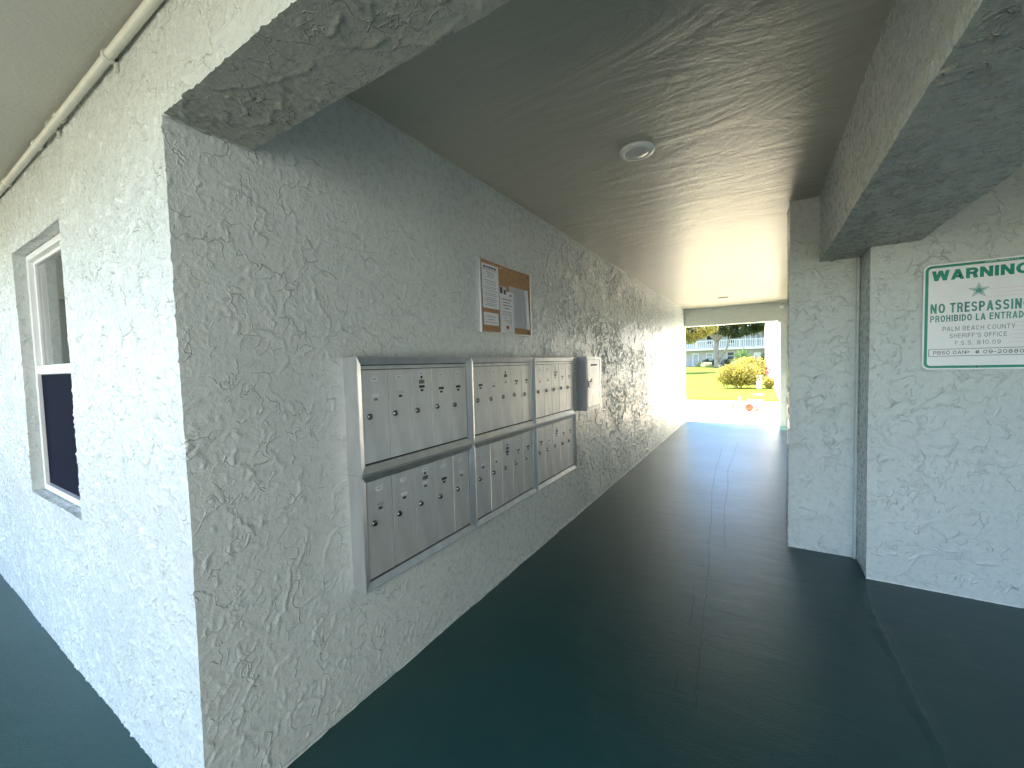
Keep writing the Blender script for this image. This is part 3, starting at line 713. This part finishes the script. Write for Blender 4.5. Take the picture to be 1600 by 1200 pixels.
def glyph(ch, t, W):
    """plain sans capitals: B = straight bars (x0,y0,x1,y1 with level ends), P = thick paths"""
    h = t/2; B = []; P = []; w = W*{'W':1.5,'M':1.25,'I':0,'E':.88,'F':.84,'L':.82,'1':.55,'.':0,"'":0,'-':.6,' ':.35,'N':1.05,'O':1.1,'G':1.1,'C':1.05,'A':1.12,'T':.98,'#':1.05}.get(ch, 1)
    w = max(w, t); R = w-h; V = lambda x: B.append((x,0,x,1)); Hb = lambda y,a=0,b=None: P.append([(a,y),(R+h if b is None else b,y)])
    if ch == 'I' : V(h)
    elif ch == '.': B.append((h,0,h,t*1.05))
    elif ch == "'": B.append((h,.68,h,1))
    elif ch == '-': Hb(.42)
    elif ch == '1': V(R); B.append((h*.6,.76,R-h*.3,.95))
    elif ch == 'L': V(h); Hb(h)
    elif ch == 'T': V(w/2); Hb(1-h)
    elif ch in 'EF':
        V(h); Hb(1-h); Hb(.53,0,w*.93)
        if ch == 'E': Hb(h)
    elif ch == 'H': V(h); V(R); Hb(.53)
    elif ch == 'N': V(h); V(R); B.append((R,0,h,1))
    elif ch == 'M': V(h); V(R); B += [(w/2,0,h,1),(w/2,0,R,1)]
    elif ch == 'A': B += [(h,0,w/2,1),(R,0,w/2,1)]; Hb(.29,w*.22,w*.78)
    elif ch == 'W': B += [(w*.26,0,h,1),(w*.26,0,w/2,1),(w*.74,0,w/2,1),(w*.74,0,R,1)]
    elif ch == 'Y': B += [(w/2,0,w/2,.45),(w/2,.42,h,1),(w/2,.42,R,1)]
    elif ch == '#': B += [(w*.28,0,w*.40,1),(w*.62,0,w*.74,1)]; Hb(.34); Hb(.66)
    elif ch in 'PRB':
        V(h); m = .50 if ch != 'P' else .46; ry = (1-h-m)/2; P.append([(0,1-h),(R-ry*.9,1-h)]+arc(R-ry*.9,(1-h+m)/2,ry*.9,ry,90,-90)+[(0,m)])
        if ch == 'R': B.append((R-h*.1,0,R-h*.2-w*.12,m))
        if ch == 'B': ry = (m-h)/2; P.append([(0,m),(R-ry*.9,m)]+arc(R-ry*.9,(h+m)/2,ry*.9,ry,90,-90)+[(0,h)])
    elif ch == 'D': V(h); r = min(R-h, .5-h)*.95; P.append([(0,1-h),(R-r,1-h)]+arc(R-r,1-h-r,r,r,90,0)+arc(R-r,h+r,r,r,0,-90)+[(0,h)])
    elif ch in 'O0': P.append(arc(w/2,.5,w/2-h,.5-h,90,450,26))
    elif ch == 'C': P.append(arc(w/2,.5,w/2-h,.5-h,42,318,20))
    elif ch == 'G': P.append(arc(w/2,.5,w/2-h,.5-h,42,318,20)); B.append((R,.0,R,.48)); Hb(.44,w*.55)
    elif ch == 'U': P.append([(h,1)]+arc(w/2,w/2,w/2-h,w/2-h,180,360,14)+[(R,1)])
    elif ch == 'S': ry = (.5-h)/2; P.append(arc(w/2,.5+ry,w/2-h,ry,15,270,14)+arc(w/2,.5-ry,w/2-h,ry,90,-165,14)[1:])
    elif ch == '8': ry = (.5-h)/2; P.append(arc(w/2,.5+ry,(w/2-h)*.93,ry,90,450,18)); P.append(arc(w/2,.5-ry,w/2-h,ry,90,450,18))
    elif ch == '9': ry = .3-h/2; P.append(arc(w/2,1-h-ry,w/2-h,ry,0,360,20)); P.append(arc(w/2,.5,w/2-h,.5-h,0,-150,16)); P.append([(R,1-h-ry),(R,.5)])
    elif ch == '2': ry = .27; P.append(arc(w/2,1-h-ry,w/2-h,ry,170,-30,14)+[(h,h)]); Hb(h)
    return w, B, P
def text(st, z, h, width, mat, parent, name='lettering', bold=.14, y=-.0026, x=0, W=.62, gap=.13):
    mb = MB(); cur = 0; polys = []
    for ch in st:
        w_, B, P = glyph(ch, bold, W)
        for x0,y0,x1,y1 in B:
            k = bold/2*(1.0 if abs(x1-x0) < .01 else 1.06)
            if abs(x1-x0) > abs(y1-y0): polys.append([(cur+x0,y0-k),(cur+x1,y1-k),(cur+x1,y1+k),(cur+x0,y0+k)])
            else: polys.append([(cur+x0-k,y0),(cur+x0+k,y0),(cur+x1+k,y1),(cur+x1-k,y1)])
        for pts in P:
            n = len(pts); L = []; Rr = []
            closed = abs(pts[0][0]-pts[-1][0])+abs(pts[0][1]-pts[-1][1]) < 1e-4
            for i, p in enumerate(pts):
                a = pts[i-1] if i else (pts[-2] if closed else p); b = pts[i+1] if i < n-1 else (pts[1] if closed else p)
                dx, dy = b[0]-a[0], b[1]-a[1]; l = math.hypot(dx, dy) or 1; nx_, ny_ = -dy/l*bold/2, dx/l*bold/2
                L.append((cur+p[0]+nx_, p[1]+ny_)); Rr.append((cur+p[0]-nx_, p[1]-ny_))
            for i in range(n-1): polys.append(([Rr[i], Rr[i+1], L[i+1], L[i]], 1))
        cur += w_+gap
    cur -= gap; lay = 0
    for q in polys:
        if isinstance(q, tuple): q = q[0]
        else: lay += 1
        yy = y-.00003*(lay % 5)-(0.00016 if isinstance(q, tuple) else 0)
        mb.add([((a/cur-.5)*width+x, yy, z+b*h) for a, b in q], [(0,1,2,3)])
    return mb.build(name, mat, parent)
text('WARNING', .520, .058, .385, M['sign_green'], sg, bold=.235, W=.72, gap=.09)
star = [( (.044 if k%2==0 else .0185)*math.sin(k*math.pi/5), (.044 if k%2==0 else .0185)*math.cos(k*math.pi/5)+.448) for k in range(10)]
star2 = [(x*.86, (z-.448)*.86+.448) for x,z in star]; star3 = [(x*.72, (z-.448)*.72+.448) for x,z in star]
ring2(star, star2, -.0026, -.002).build('star_outline', M['sign_grey'], sg)
st = extr(star3, -.0026, -.002).build('star', M['star_pale'], sg)
MB().add([(.012*math.cos(a), -.0029, .446+.012*math.sin(a)) for a in np.linspace(0,6.28,17)[:-1]], [tuple(range(16))]).build('star_seal', M['sign_faded'], st)
text('NO', .330, .056, .062, M['sign_faded'], sg, bold=.175, W=.52, gap=.14, x=-.165)
text('TRESPASSING', .330, .056, .31, M['sign_faded'], sg, bold=.175, W=.52, gap=.14, x=.041)
text('PROHIBIDO LA ENTRADA', .279, .038, .392, M['sign_faded'], sg, bold=.17, W=.57, gap=.15)
text('PALM BEACH COUNTY', .224, .026, .285, M['sign_grey'], sg, bold=.125, W=.66, gap=.2)
text("SHERIFF'S OFFICE", .183, .025, .225, M['sign_grey'], sg, bold=.125, W=.66, gap=.2)
text('F.S.S. 810.09', .141, .024, .18, M['sign_grey'], sg, bold=.115, W=.66, gap=.28)
bx0 = [(-.2,.077),(.2,.077),(.2,.120),(-.2,.120)]; bx1 = [(-.1975,.0795),(.1975,.0795),(.1975,.1175),(-.1975,.1175)]
ring2(bx0, bx1, -.0026, -.002).build('number_panel', M['sign_black'], sg)
text('PBSO OAN', .0885, .0205, .135, M['sign_black'], sg, bold=.14, W=.85, gap=.24, x=-.112)
text('P', .0885, .0175, .017, M['sign_black'], sg, bold=.14, W=.85, gap=.24, x=-.039, y=-.0029)
text('# 09-20880', .0885, .0205, .185, M['sign_black'], sg, bold=.14, W=.85, gap=.24, x=.085)
text('DOMINIC AMERICA CO', SH-.0160, .006, .125, M['sign_white'], sg, bold=.14, W=.6, gap=.2, x=.085, y=-.0031)
rr_ = random.Random(3)
for k in range(15):
    z = .148+k*.0215
    if .26 < z < .40: continue
    m = MB(); x0 = .03+rr_.uniform(0,.05) if z > .4 else .11+rr_.uniform(0,.03)
    m.add([(x0,-.0023,z),(.205,-.0023,z),(.205,-.0023,z+.003),(x0,-.0023,z+.0022)], [(0,1,2,3)]); m.build('ghost_stripe', M['sign_pink'], sg)

# ---------------------------------------------------------------- ceiling lamps and camera
def lamp(x, y, lab, s=1):
    t = tag(empty('ceiling_light', (x, y, HZ-.001)), lab, 'ceiling light', 'round disc lights on the passage ceiling')
    MB().lathe([(0,0),(.091*s,0),(.093*s,-.006),(.088*s,-.016),(.066*s,-.021),(.062*s,-.016)], n=40).build('trim_ring', M['vinyl'], t)
    MB().lathe([(.064*s,-.016),(.056*s,-.023),(.036*s,-.030),(.015*s,-.0325),(0,-.033)], n=36).build('lens', M['lens'], t)
lamp(.917, 1.77, 'white disc ceiling light nearest the viewer in the passage')
lamp(.90, 8.1, 'distant disc ceiling light near the far opening of the passage')
sc = tag(empty('security_camera', (1.86, 9.35, HZ)), 'small security camera under the ceiling at the far right corner of the passage', 'camera')
MB().bbox(-.04,.10,-.05,.05,-.035,0,.006).build('bracket', M['frame_metal'], sc)
MB().tube([(-.02,-.12,-.07),(.0,.0,-.06),(.01,.07,-.06)], .028, 14).build('body', M['box_metal'], sc)
MB().tube([(.0,.0,-.06),(.0,.0,-.03)], .01, 8).build('arm', M['frame_metal'], sc)
MB().bbox(-.03,.03,-.03,.03,-.16,-.10,.006).build('sensor', M['vinyl'], sc)

# ---------------------------------------------------------------- outside
def gz(y): return np.where(y > 16, (y-16)*.3/54, np.where(y < -2, -.14, -.05))
gx = np.concatenate([np.linspace(-600,-60,12), np.linspace(-50,50,60), np.linspace(60,600,12)])
gy = np.concatenate([np.linspace(-600,-40,12), np.linspace(-30,-2.01,20), np.linspace(-1.9,15.9,10), np.linspace(16.01,80,60), np.linspace(90,700,14)])
P = np.zeros((len(gy), len(gx), 3)); P[...,0] = gx; P[...,1] = gy[:,None]; P[...,2] = np.clip(gz(gy), -.2, .36)[:,None]
P[...,2] += np.where((gy[:,None] > 18) & (abs(gx) < 60), .03*np.sin(gx*.35)*np.sin(gy[:,None]*.3), 0)
tag(grid_mesh('lawn', P, M['grass']), kind='structure')
# pad: slabs with joints
pad = tag(slab('pavement', M['concrete'], (-14, 2.05, 9.802, 15.35, -.2, -.03)), kind='structure')
for (x0,x1,y0,y1) in [(-14+2.0*k+.006, -14+2.0*(k+1)-.006, a, b) for k in range(8) for a, b in ((9.81,12.0),(12.012,15.34))]:
    MB().bbox(x0, min(x1,2.04), y0, y1, -.03, -.012, .004).build('slab', M['concrete'], pad)
tag(slab('path', M['concrete'], (1.12, 1.58, 15.36, 40, -.1, .12)), kind='structure')
bpy.data.objects['path'].data.vertices.foreach_set('co', np.array([(x,y,(-.012 if z > 0 else -.2)+max(0,(y-16)*.3/54)) for x in (1.12,1.58) for y in (15.36,40) for z in (0,1)], 'f').reshape(-1))
tag(slab('front_pavement', M['tan'], (-30, 3.3, -9.0, -1.92, -.2, -.08)), kind='structure')
tag(slab('parking_surface', M['tan'], (-60, 3.3, -32, -9.01, -.3, -.125)), kind='structure')
rblk = tag(empty('right_light_blocker', (3.4, -14, 0)), 'unseen stucco block added right of the viewer to keep light off the left wall', 'building')  # added out of view to cut the light reaching the passage's left wall
MB().box(0, 8, 0, 12.2, -.2, 5.6).build('wall', M['wallplain'], rblk)
MB().box(0, .15, 12.2, 16.85, 0, 2.585).build('wall', M['wallplain'], rblk)
MB().box(-.4, 8.4, -.4, 12.0, 5.6, 5.8).build('roof', M['roof'], rblk)
swx = tag(empty('walkway_end_wall', (-6.6, -1.7, 0)), 'stucco wall closing the left end of the walkway', 'building wall')
MB().box(-.15, 0, 0, 1.68, 0, 2.495).build('wall', M['end_wall_shaded'], swx)

def blades(name, x0,x1,y0,y1,n,h,mat):
    r = RS; bx_ = r.uniform(x0,x1,n); by_ = r.uniform(y0,y1,n); a = r.uniform(0,6.28,n); hh = h*r.uniform(.5,1.2,n)
    z = np.clip(gz(by_), -.2,.36); z = np.where(by_ < 16, -.05, z)
    dx, dy = np.cos(a)*.006, np.sin(a)*.006; lx, ly = r.normal(0,.015,n), r.normal(0,.015,n)
    Q = np.stack([np.stack([bx_-dx,by_-dy,z],-1),np.stack([bx_+dx,by_+dy,z],-1),np.stack([bx_+lx+dx*.3,by_+ly+dy*.3,z+hh],-1),np.stack([bx_+lx-dx*.3,by_+ly-dy*.3,z+hh],-1)],1)
    return quads_mesh(name, Q, mat)
M['blade'] = mat_leaf('grass_blade', (.12,.16,.02), (.22,.24,.035))
tag(blades('grass', -5, 2.0, 15.36, 15.8, 7000, .05, M['blade']), 'short bright grass at the edge of the lawn', 'grass', kind='stuff')

def leaves(centers, radii, n, size, r, flat=.6, shell=.5):
    """leaf quads through the volume of ellipsoid lobes; n per lobe"""
    out = []
    for c, rad in zip(centers, radii):
        k = n; d = r.normal(size=(k,3)); d /= np.linalg.norm(d,axis=1)[:,None]
        rr2 = r.uniform(0,1,k)**(1/3*shell+.05); p = np.array(c)+d*rr2[:,None]*np.array(rad)*(1+.12*r.randn(k,1))
        nrm = d*.6+r.normal(size=(k,3))*.7; nrm /= np.linalg.norm(nrm,axis=1)[:,None]
        t = np.cross(nrm, r.normal(size=(k,3))); t /= np.linalg.norm(t,axis=1)[:,None]; b = np.cross(nrm, t)
        s = size*r.uniform(.6,1.4,(k,1)); L = t*s; Wd = b*s*.45
        out.append(np.stack([p-L, p+Wd-L*.1, p+L, p-Wd-L*.1], 1))
    return np.concatenate(out)
def tree(name, x, y, z, label, lobes, n, leaf, mat, trunk_pts, limbs, group=None):
    t = tag(empty(name, (x,y,z)), label, 'tree', group)
    MB().tube(*trunk_pts, 12).build('trunk', M['bark'], t)
    for pts, rad in limbs: MB().tube(pts, rad, 8).build('limb', M['bark'], t)
    cs = [l[:3] for l in lobes]; rs = [l[3:] for l in lobes]
    quads_mesh('crown', leaves(cs, rs, n, leaf, RS), mat, t)
    return t
# big spreading tree before the far block
r = np.random.RandomState(8); lobes = []
for k in range(44):
    a = r.uniform(0,6.28); q = r.uniform(0,1)**.5
    lx = 7.2*q*math.cos(a)+.5; lz = 6.1+1.6*(1-q)+r.uniform(-1.1,.9)
    lobes.append((lx, 4.2*q*math.sin(a), lz, r.uniform(.8,1.6), r.uniform(.8,1.5), r.uniform(.5,.9)))
for lx, lz in ((1.2,4.9),(2.4,4.5),(3.4,4.8),(4.5,5.1),(5.6,5.4),(.2,5.3),(-1.0,5.2),(2.9,5.4),(1.8,5.6),(-2.2,5.0)):
    lobes.append((lx, r.uniform(-1,1), lz, .9, .9, .55))
TX, TY = -3.65, 63
tree('spreading_tree', TX, TY, .22, 'large dark spreading shade tree in front of the far balcony', lobes, 420, .17, M['leaf_dark'],
  ([(0,0,-.2),(.03,0,.4),(-.02,0,1.5),(-.1,0,2.8),(.0,.1,3.8)], [.5,.36,.32,.33,.3]),
  [([(0,.1,3.7),(-.9,.1,4.8),(-2.2,.3,6.2),(-3.5,.2,7.2)], [.26,.2,.14,.06]), ([(0,.1,3.7),(.9,-.1,4.8),(2.0,0,5.7),(4.2,.2,6.8)], [.26,.19,.13,.05]),
   ([(0,.1,3.7),(.2,.3,5.2),(.3,.4,7.2)], [.22,.16,.07]), ([(.1,-.1,.7),(.75,-.3,1.7),(1.35,-.4,2.8),(1.7,-.3,4.4),(2.4,-.2,5.5)], [.14,.13,.11,.09,.05])])
lob = [(r.uniform(-4.2,3.0), r.uniform(-3,3), r.uniform(3.9,7.2), r.uniform(.8,1.3), r.uniform(.8,1.3), r.uniform(.5,.8)) for _ in range(40)]
lob += [(1.6,0,3.35,.7,.7,.5),(2.4,.4,3.8,.7,.7,.5),(3.2,.2,4.2,.8,.8,.5),(1.0,-.3,3.6,.6,.6,.6)]
tree('golden_tree', -5.9, 43, .14, 'sunlit yellow green tree crown hanging into the left of the far opening', lob, 330, .13, M['leaf_gold'],
  ([(-2.4,0,-.2),(-2.3,0,1.5),(-2.0,0,3.4)], [.3,.22,.18]), [([(-2,0,3.3),(-1.2,.2,4.5),(.2,.3,6)], [.14,.1,.05]), ([(-2,0,3.3),(-2.6,.1,4.8),(-2.8,.2,6)], [.12,.09,.05]), ([(-2,0,3.3),(0,.2,3.9),(2.2,.3,4.4)], [.1,.07,.04])])

def shrub(name, x, y, label, lobes, n, leaf, mat, cat='shrub', stems=6, group=None):
    z = float(np.clip(gz(np.array(float(y))), -.2, .36)); t = tag(empty(name, (x,y,z)), label, cat, group)
    quads_mesh('foliage', leaves([l[:3] for l in lobes], [l[3:] for l in lobes], n, leaf, RS, shell=.35), mat, t)
    m = MB()
    for k in range(stems):
        a = 6.28*k/stems; l = lobes[k%len(lobes)]
        m.tube([(.06*math.cos(a)+l[0]*.2, .06*math.sin(a), -.05), (l[0]*.6+.1*math.cos(a), l[1]*.5+.1*math.sin(a), l[2]*.5), (l[0]+.2*math.cos(a), l[1]+.2*math.sin(a), l[2])], [.022,.016,.008], 6)
    m.build('stems', M['bark'], t); return t
shrub('golden_bush', .66, 21.6, 'rounded golden yellow bush in front, lower left lobe of the pair on the lawn', [(-.45,0,.62,.55,.5,.50),(.0,-.1,.72,.62,.55,.58),(.4,0,.62,.5,.5,.50),(-.1,.1,.5,.8,.5,.36)], 1500, .052, M['leaf_gold'])
shrub('golden_bush', 1.12, 24.6, 'taller golden yellow bush standing behind the front bush', [(-.3,0,.95,.55,.5,.5),(.2,0,.85,.55,.5,.6),(.1,.1,.5,.5,.5,.45)], 1300, .056, M['leaf_gold'])
shrub('small_bush', 1.86, 21.3, 'small yellow bush against the white wing wall beside the path', [(0,0,.24,.2,.22,.22),(.03,.1,.3,.15,.2,.2)], 900, .03, M['leaf_gold'])
shrub('flowering_plant', 1.84, 24.5, 'pink flowering plant beside the white wall behind the small bush', [(0,0,.75,.14,.15,.35)], 300, .035, M['flower'], 'plant', 3)
# utility box at path end
ub = tag(empty('utility_box', (1.46, 21.5, .03)), 'white utility box standing at the right of the golden bushes', 'utility box')
MB().bbox(-.12,.12,-.1,.1,.0,.56,.01).build('housing', M['white'], ub); MB().bbox(-.13,.13,-.11,.11,.56,.60,.008).build('lid', M['white'], ub)
MB().box(-.1,.14,-.13,.1,-.03,.0).build('base', M['brown'], ub)
# small objects on the pavement
hr = tag(empty('hose_reel', (1.245, 12.2, -.012)), 'orange hose reel in a white square frame on the sunny pavement', 'hose reel')
MB().lathe([(0,-.05),(.095,-.05),(.105,-.03),(.08,-.02),(.08,.02),(.105,.03),(.095,.05),(0,.05)], (0,0,.12), 'y', 24).build('reel', M['orange'], hr)
m = MB(); m.bbox(-.115,-.10,-.06,.06,0,.24,.003); m.bbox(.10,.115,-.06,.06,0,.24,.003); m.bbox(-.1,.1,-.06,.06,.23,.24,.002); m.bbox(-.1,.1,-.06,.06,0,.012,.002); m.build('frame', M['white'], hr)
bp = tag(empty('marker_post', (1.02, 12.25, -.012)), 'slim white tapered marker post left of the orange reel', 'post')
MB().lathe([(.05,0),(.05,.02),(.034,.03),(.022,.36),(.016,.40),(0,.41)], n=18).build('shaft', M['white'], bp)
yb_ = tag(empty('yellow_cone', (.85, 12.35, -.012)), 'small faded yellow cone lying left of the white post', 'cone')
MB().lathe([(.09,0),(.09,.012),(.06,.016),(.03,.17),(.02,.2),(0,.2)], n=20).build('cone_body', M['yellow'], yb_)
vp = tag(empty('valve_pipes', (1.44, 12.3, -.012)), 'brassy valve pipes standing right of the orange reel', 'pipes')
MB().tube([(-.05,0,0),(-.05,0,.16),(0,0,.2),(.06,0,.16),(.06,0,0)], .016, 10).build('pipe', M['brown'], vp)
MB().lathe([(0,-.01),(.035,-.01),(.035,.01),(0,.01)], (.0,-.02,.2), 'y', 16).build('handwheel', M['brown'], vp)
MB().lathe([(0,-.02),(.045,-.02),(.045,.02),(0,.02)], (.0,0,.05), 'y', 16).build('valve_body', M['brown'], vp)
dc = tag(empty('drain_cover', (1.78, 11.6, -.012)), 'small dark drain cover in the pavement by the pilaster', 'drain cover')
MB().lathe([(0,.006),(.05,.006),(.055,.0)], n=18).build('lid', M['dark_plastic'], dc)

# white wing on the right
wg = tag(empty('white_wing', (2.06, 9.8, 0)), 'sunlit white wing of the building along the right edge of the lawn', 'building')
MB().box(0, 9, .02, 43, -.2, 5.6).build('wall', M['whitewall'], wg)
MB().box(-.5, 9.4, .0, 43.3, 5.6, 5.8).build('roof', M['roof'], wg)
for y in (18, 27, 36):
    w_ = MB().box(-.02, .0, y, y+1.0, 1.0, 2.1).build('window', M['vinyl'], wg); MB().box(-.026,-.021,y+.06,y+.94,1.06,2.04).build('pane', M['farglass'], w_)
for y in (14.5, 31.8, 42.5):
    MB().tube([(-.05,y,.0),(-.05,y,5.5)], .035, 8).build('downspout', M['white'], wg)

# far block with balcony
FY = 70.0; FZ = .30
fb = tag(empty('balcony_block', (0, FY, FZ)), 'two storey pale apartment block with a long white balcony across the lawn', 'building')
MB().box(-34, 2.35, 1.5, 12, -.3, 5.4).build('wall', M['farwall'], fb)
MB().box(-34.5, 2.9, -.1, 12.5, 5.4, 5.75).build('roof', M['roof'], fb)
MB().box(-34, 2.35, 0, 1.5, 2.55, 2.85).build('balcony_deck', M['white'], fb)
MB().box(2.15, 2.35, 0, 1.5, -.3, 5.4).build('end_wall', M['white'], fb)
m = MB(); m.box(-34,2.15,-.02,.06,3.95,4.05); m.build('top_rail', M['white'], fb)
MB().box(-34,2.15,.0,.04,2.95,3.0).build('bottom_rail', M['white'], fb)
bal = None
for k in range(46):
    x = 2.0-.29*k
    if bal is None: bal = MB().box(-.045,.045,.0,.03,3.0,3.95).build('baluster', M['white'], fb); bal.location.x = x
    else:
        b2 = bal.copy(); C.objects.link(b2); b2.location.x = x
for x in (-10.1, -7.1, -4.1, -1.1, 1.95):
    MB().box(x-.07,x+.07,.0,.12,2.85,4.1).build('rail_post', M['white'], fb)
def fwin(x0,x1,z0,z1,shade=False,blank=False):
    w_ = ring(x0,x1,z0,z1,.07,1.40,1.49).build('window', M['white'], fb)
    MB().box(x0+.07,x1-.07,1.46,1.48,z0+.07,z1-.07).build('pane', M['white'] if blank else (M['farshade'] if shade else M['farglass']), w_)
    MB().box(x0+.07,x1-.07,1.42,1.455,(z0+z1)/2-.03,(z0+z1)/2+.03).build('sash_bar', M['white'], w_)
def fdoor(x0,x1,z0,z1):
    w_ = ring(x0,x1,z0,z1,.1,1.38,1.49).build('door', M['white'], fb)
    MB().box(x0+.1,x1-.1,1.44,1.47,z0+.1,z1-.1).build('door_panel', M['farshade'], w_)
fwin(-5.85,-4.85,.95,2.1,True); fwin(-2.9,-1.85,.95,2.2); fwin(.75,1.65,1.15,2.0,blank=True)
fdoor(-7.85,-6.95,.05,2.1)
fwin(-5.85,-4.85,3.5,4.9); fwin(-2.9,-1.85,3.5,4.9); fdoor(-.45,.3,2.86,4.9); fdoor(.95,1.7,2.86,4.9)
# planting at the foot of the far block
def fshrub(x, y, w_, h_, lab, mat='leaf_dark', n=260, leaf=.09, name='shrub'):
    shrub(name, x, y, lab, [(0,0,h_*.5,w_/2,w_/2.4,h_*.5),(w_*.2,0,h_*.6,w_/3,w_/3,h_*.4)], n, leaf, M[mat], 'shrub', 3)
fshrub(-6.55, 68.3, 1.3, .8, 'low dark green shrub beside the white door of the far block', 'leaf_green')
fshrub(-5.7, 69.3, 1.1, 1.2, 'dark shrub under the left ground floor window of the far block')
fshrub(-4.7, 69.0, .9, 1.1, 'dark shrub left of the big tree trunk before the far block')
fshrub(-3.0, 69.0, 1.2, 1.1, 'dark shrub just right of the big tree trunk before the far block')
fshrub(-1.9, 68.6, 1.3, 1.2, 'dark shrub under the dark ground floor window of the far block')
fshrub(1.9, 66, .8, 1.8, 'upright dark shrub at the right end of the far block')
fshrub(-5.35, 66.5, 1.5, .7, 'pale cream green low shrub before the far block', 'leaf_pale', 400)
fshrub(-.6, 66, 1.5, 1.1, 'pale leafy shrub behind the golden bushes', 'leaf_pale', 300)
def fan(name, x, y, z0, lab, mat, n, L, wd, spread, cat='plant', tr=.05, th=.5):
    t = tag(empty(name, (x,y,z0)), lab, cat); r = random.Random(lab)
    MB().tube([(0,0,-.1),(0,0,th)], [tr,tr*.8], 8).build('stem', M['bark'], t)
    leafm = None
    for k in range(n):
        a = (k/(n-1)-.5)*spread+r.uniform(-.1,.1); m = MB(); P=[]
        for i in range(7):
            s = i/6; cx_ = math.sin(a)*L*s; cz_ = th+math.cos(a)*L*s-.35*L*s*s*abs(math.sin(a)); ww = wd*math.sin(math.pi*min(.98,.08+s*.9))
            P.append(((cx_-math.cos(a)*ww, .15*math.sin(k*2.1)*s, cz_+math.sin(a)*ww), (cx_, .15*math.sin(k*2.1)*s+.05, cz_), (cx_+math.cos(a)*ww, .15*math.sin(k*2.1)*s, cz_-math.sin(a)*ww)))
        vs = [q for p in P for q in p]
        m.add(vs, [(i*3+j, i*3+j+1, i*3+j+4, i*3+j+3) for i in range(6) for j in (0,1)], True); m.build('leaf', M[mat], t)
fan('banana_plant', -.15, 52, .2, 'broad leaved green plant behind the golden bushes, below the balcony', 'leaf_green', 7, 1.25, .22, 2.9, th=1.25, tr=.08)
fan('purple_plant', 1.1, 50, .18, 'purple leaved spiky plant right of the broad leaved plant', 'leaf_purple', 11, .62, .05, 3.2, th=1.0, tr=.04)
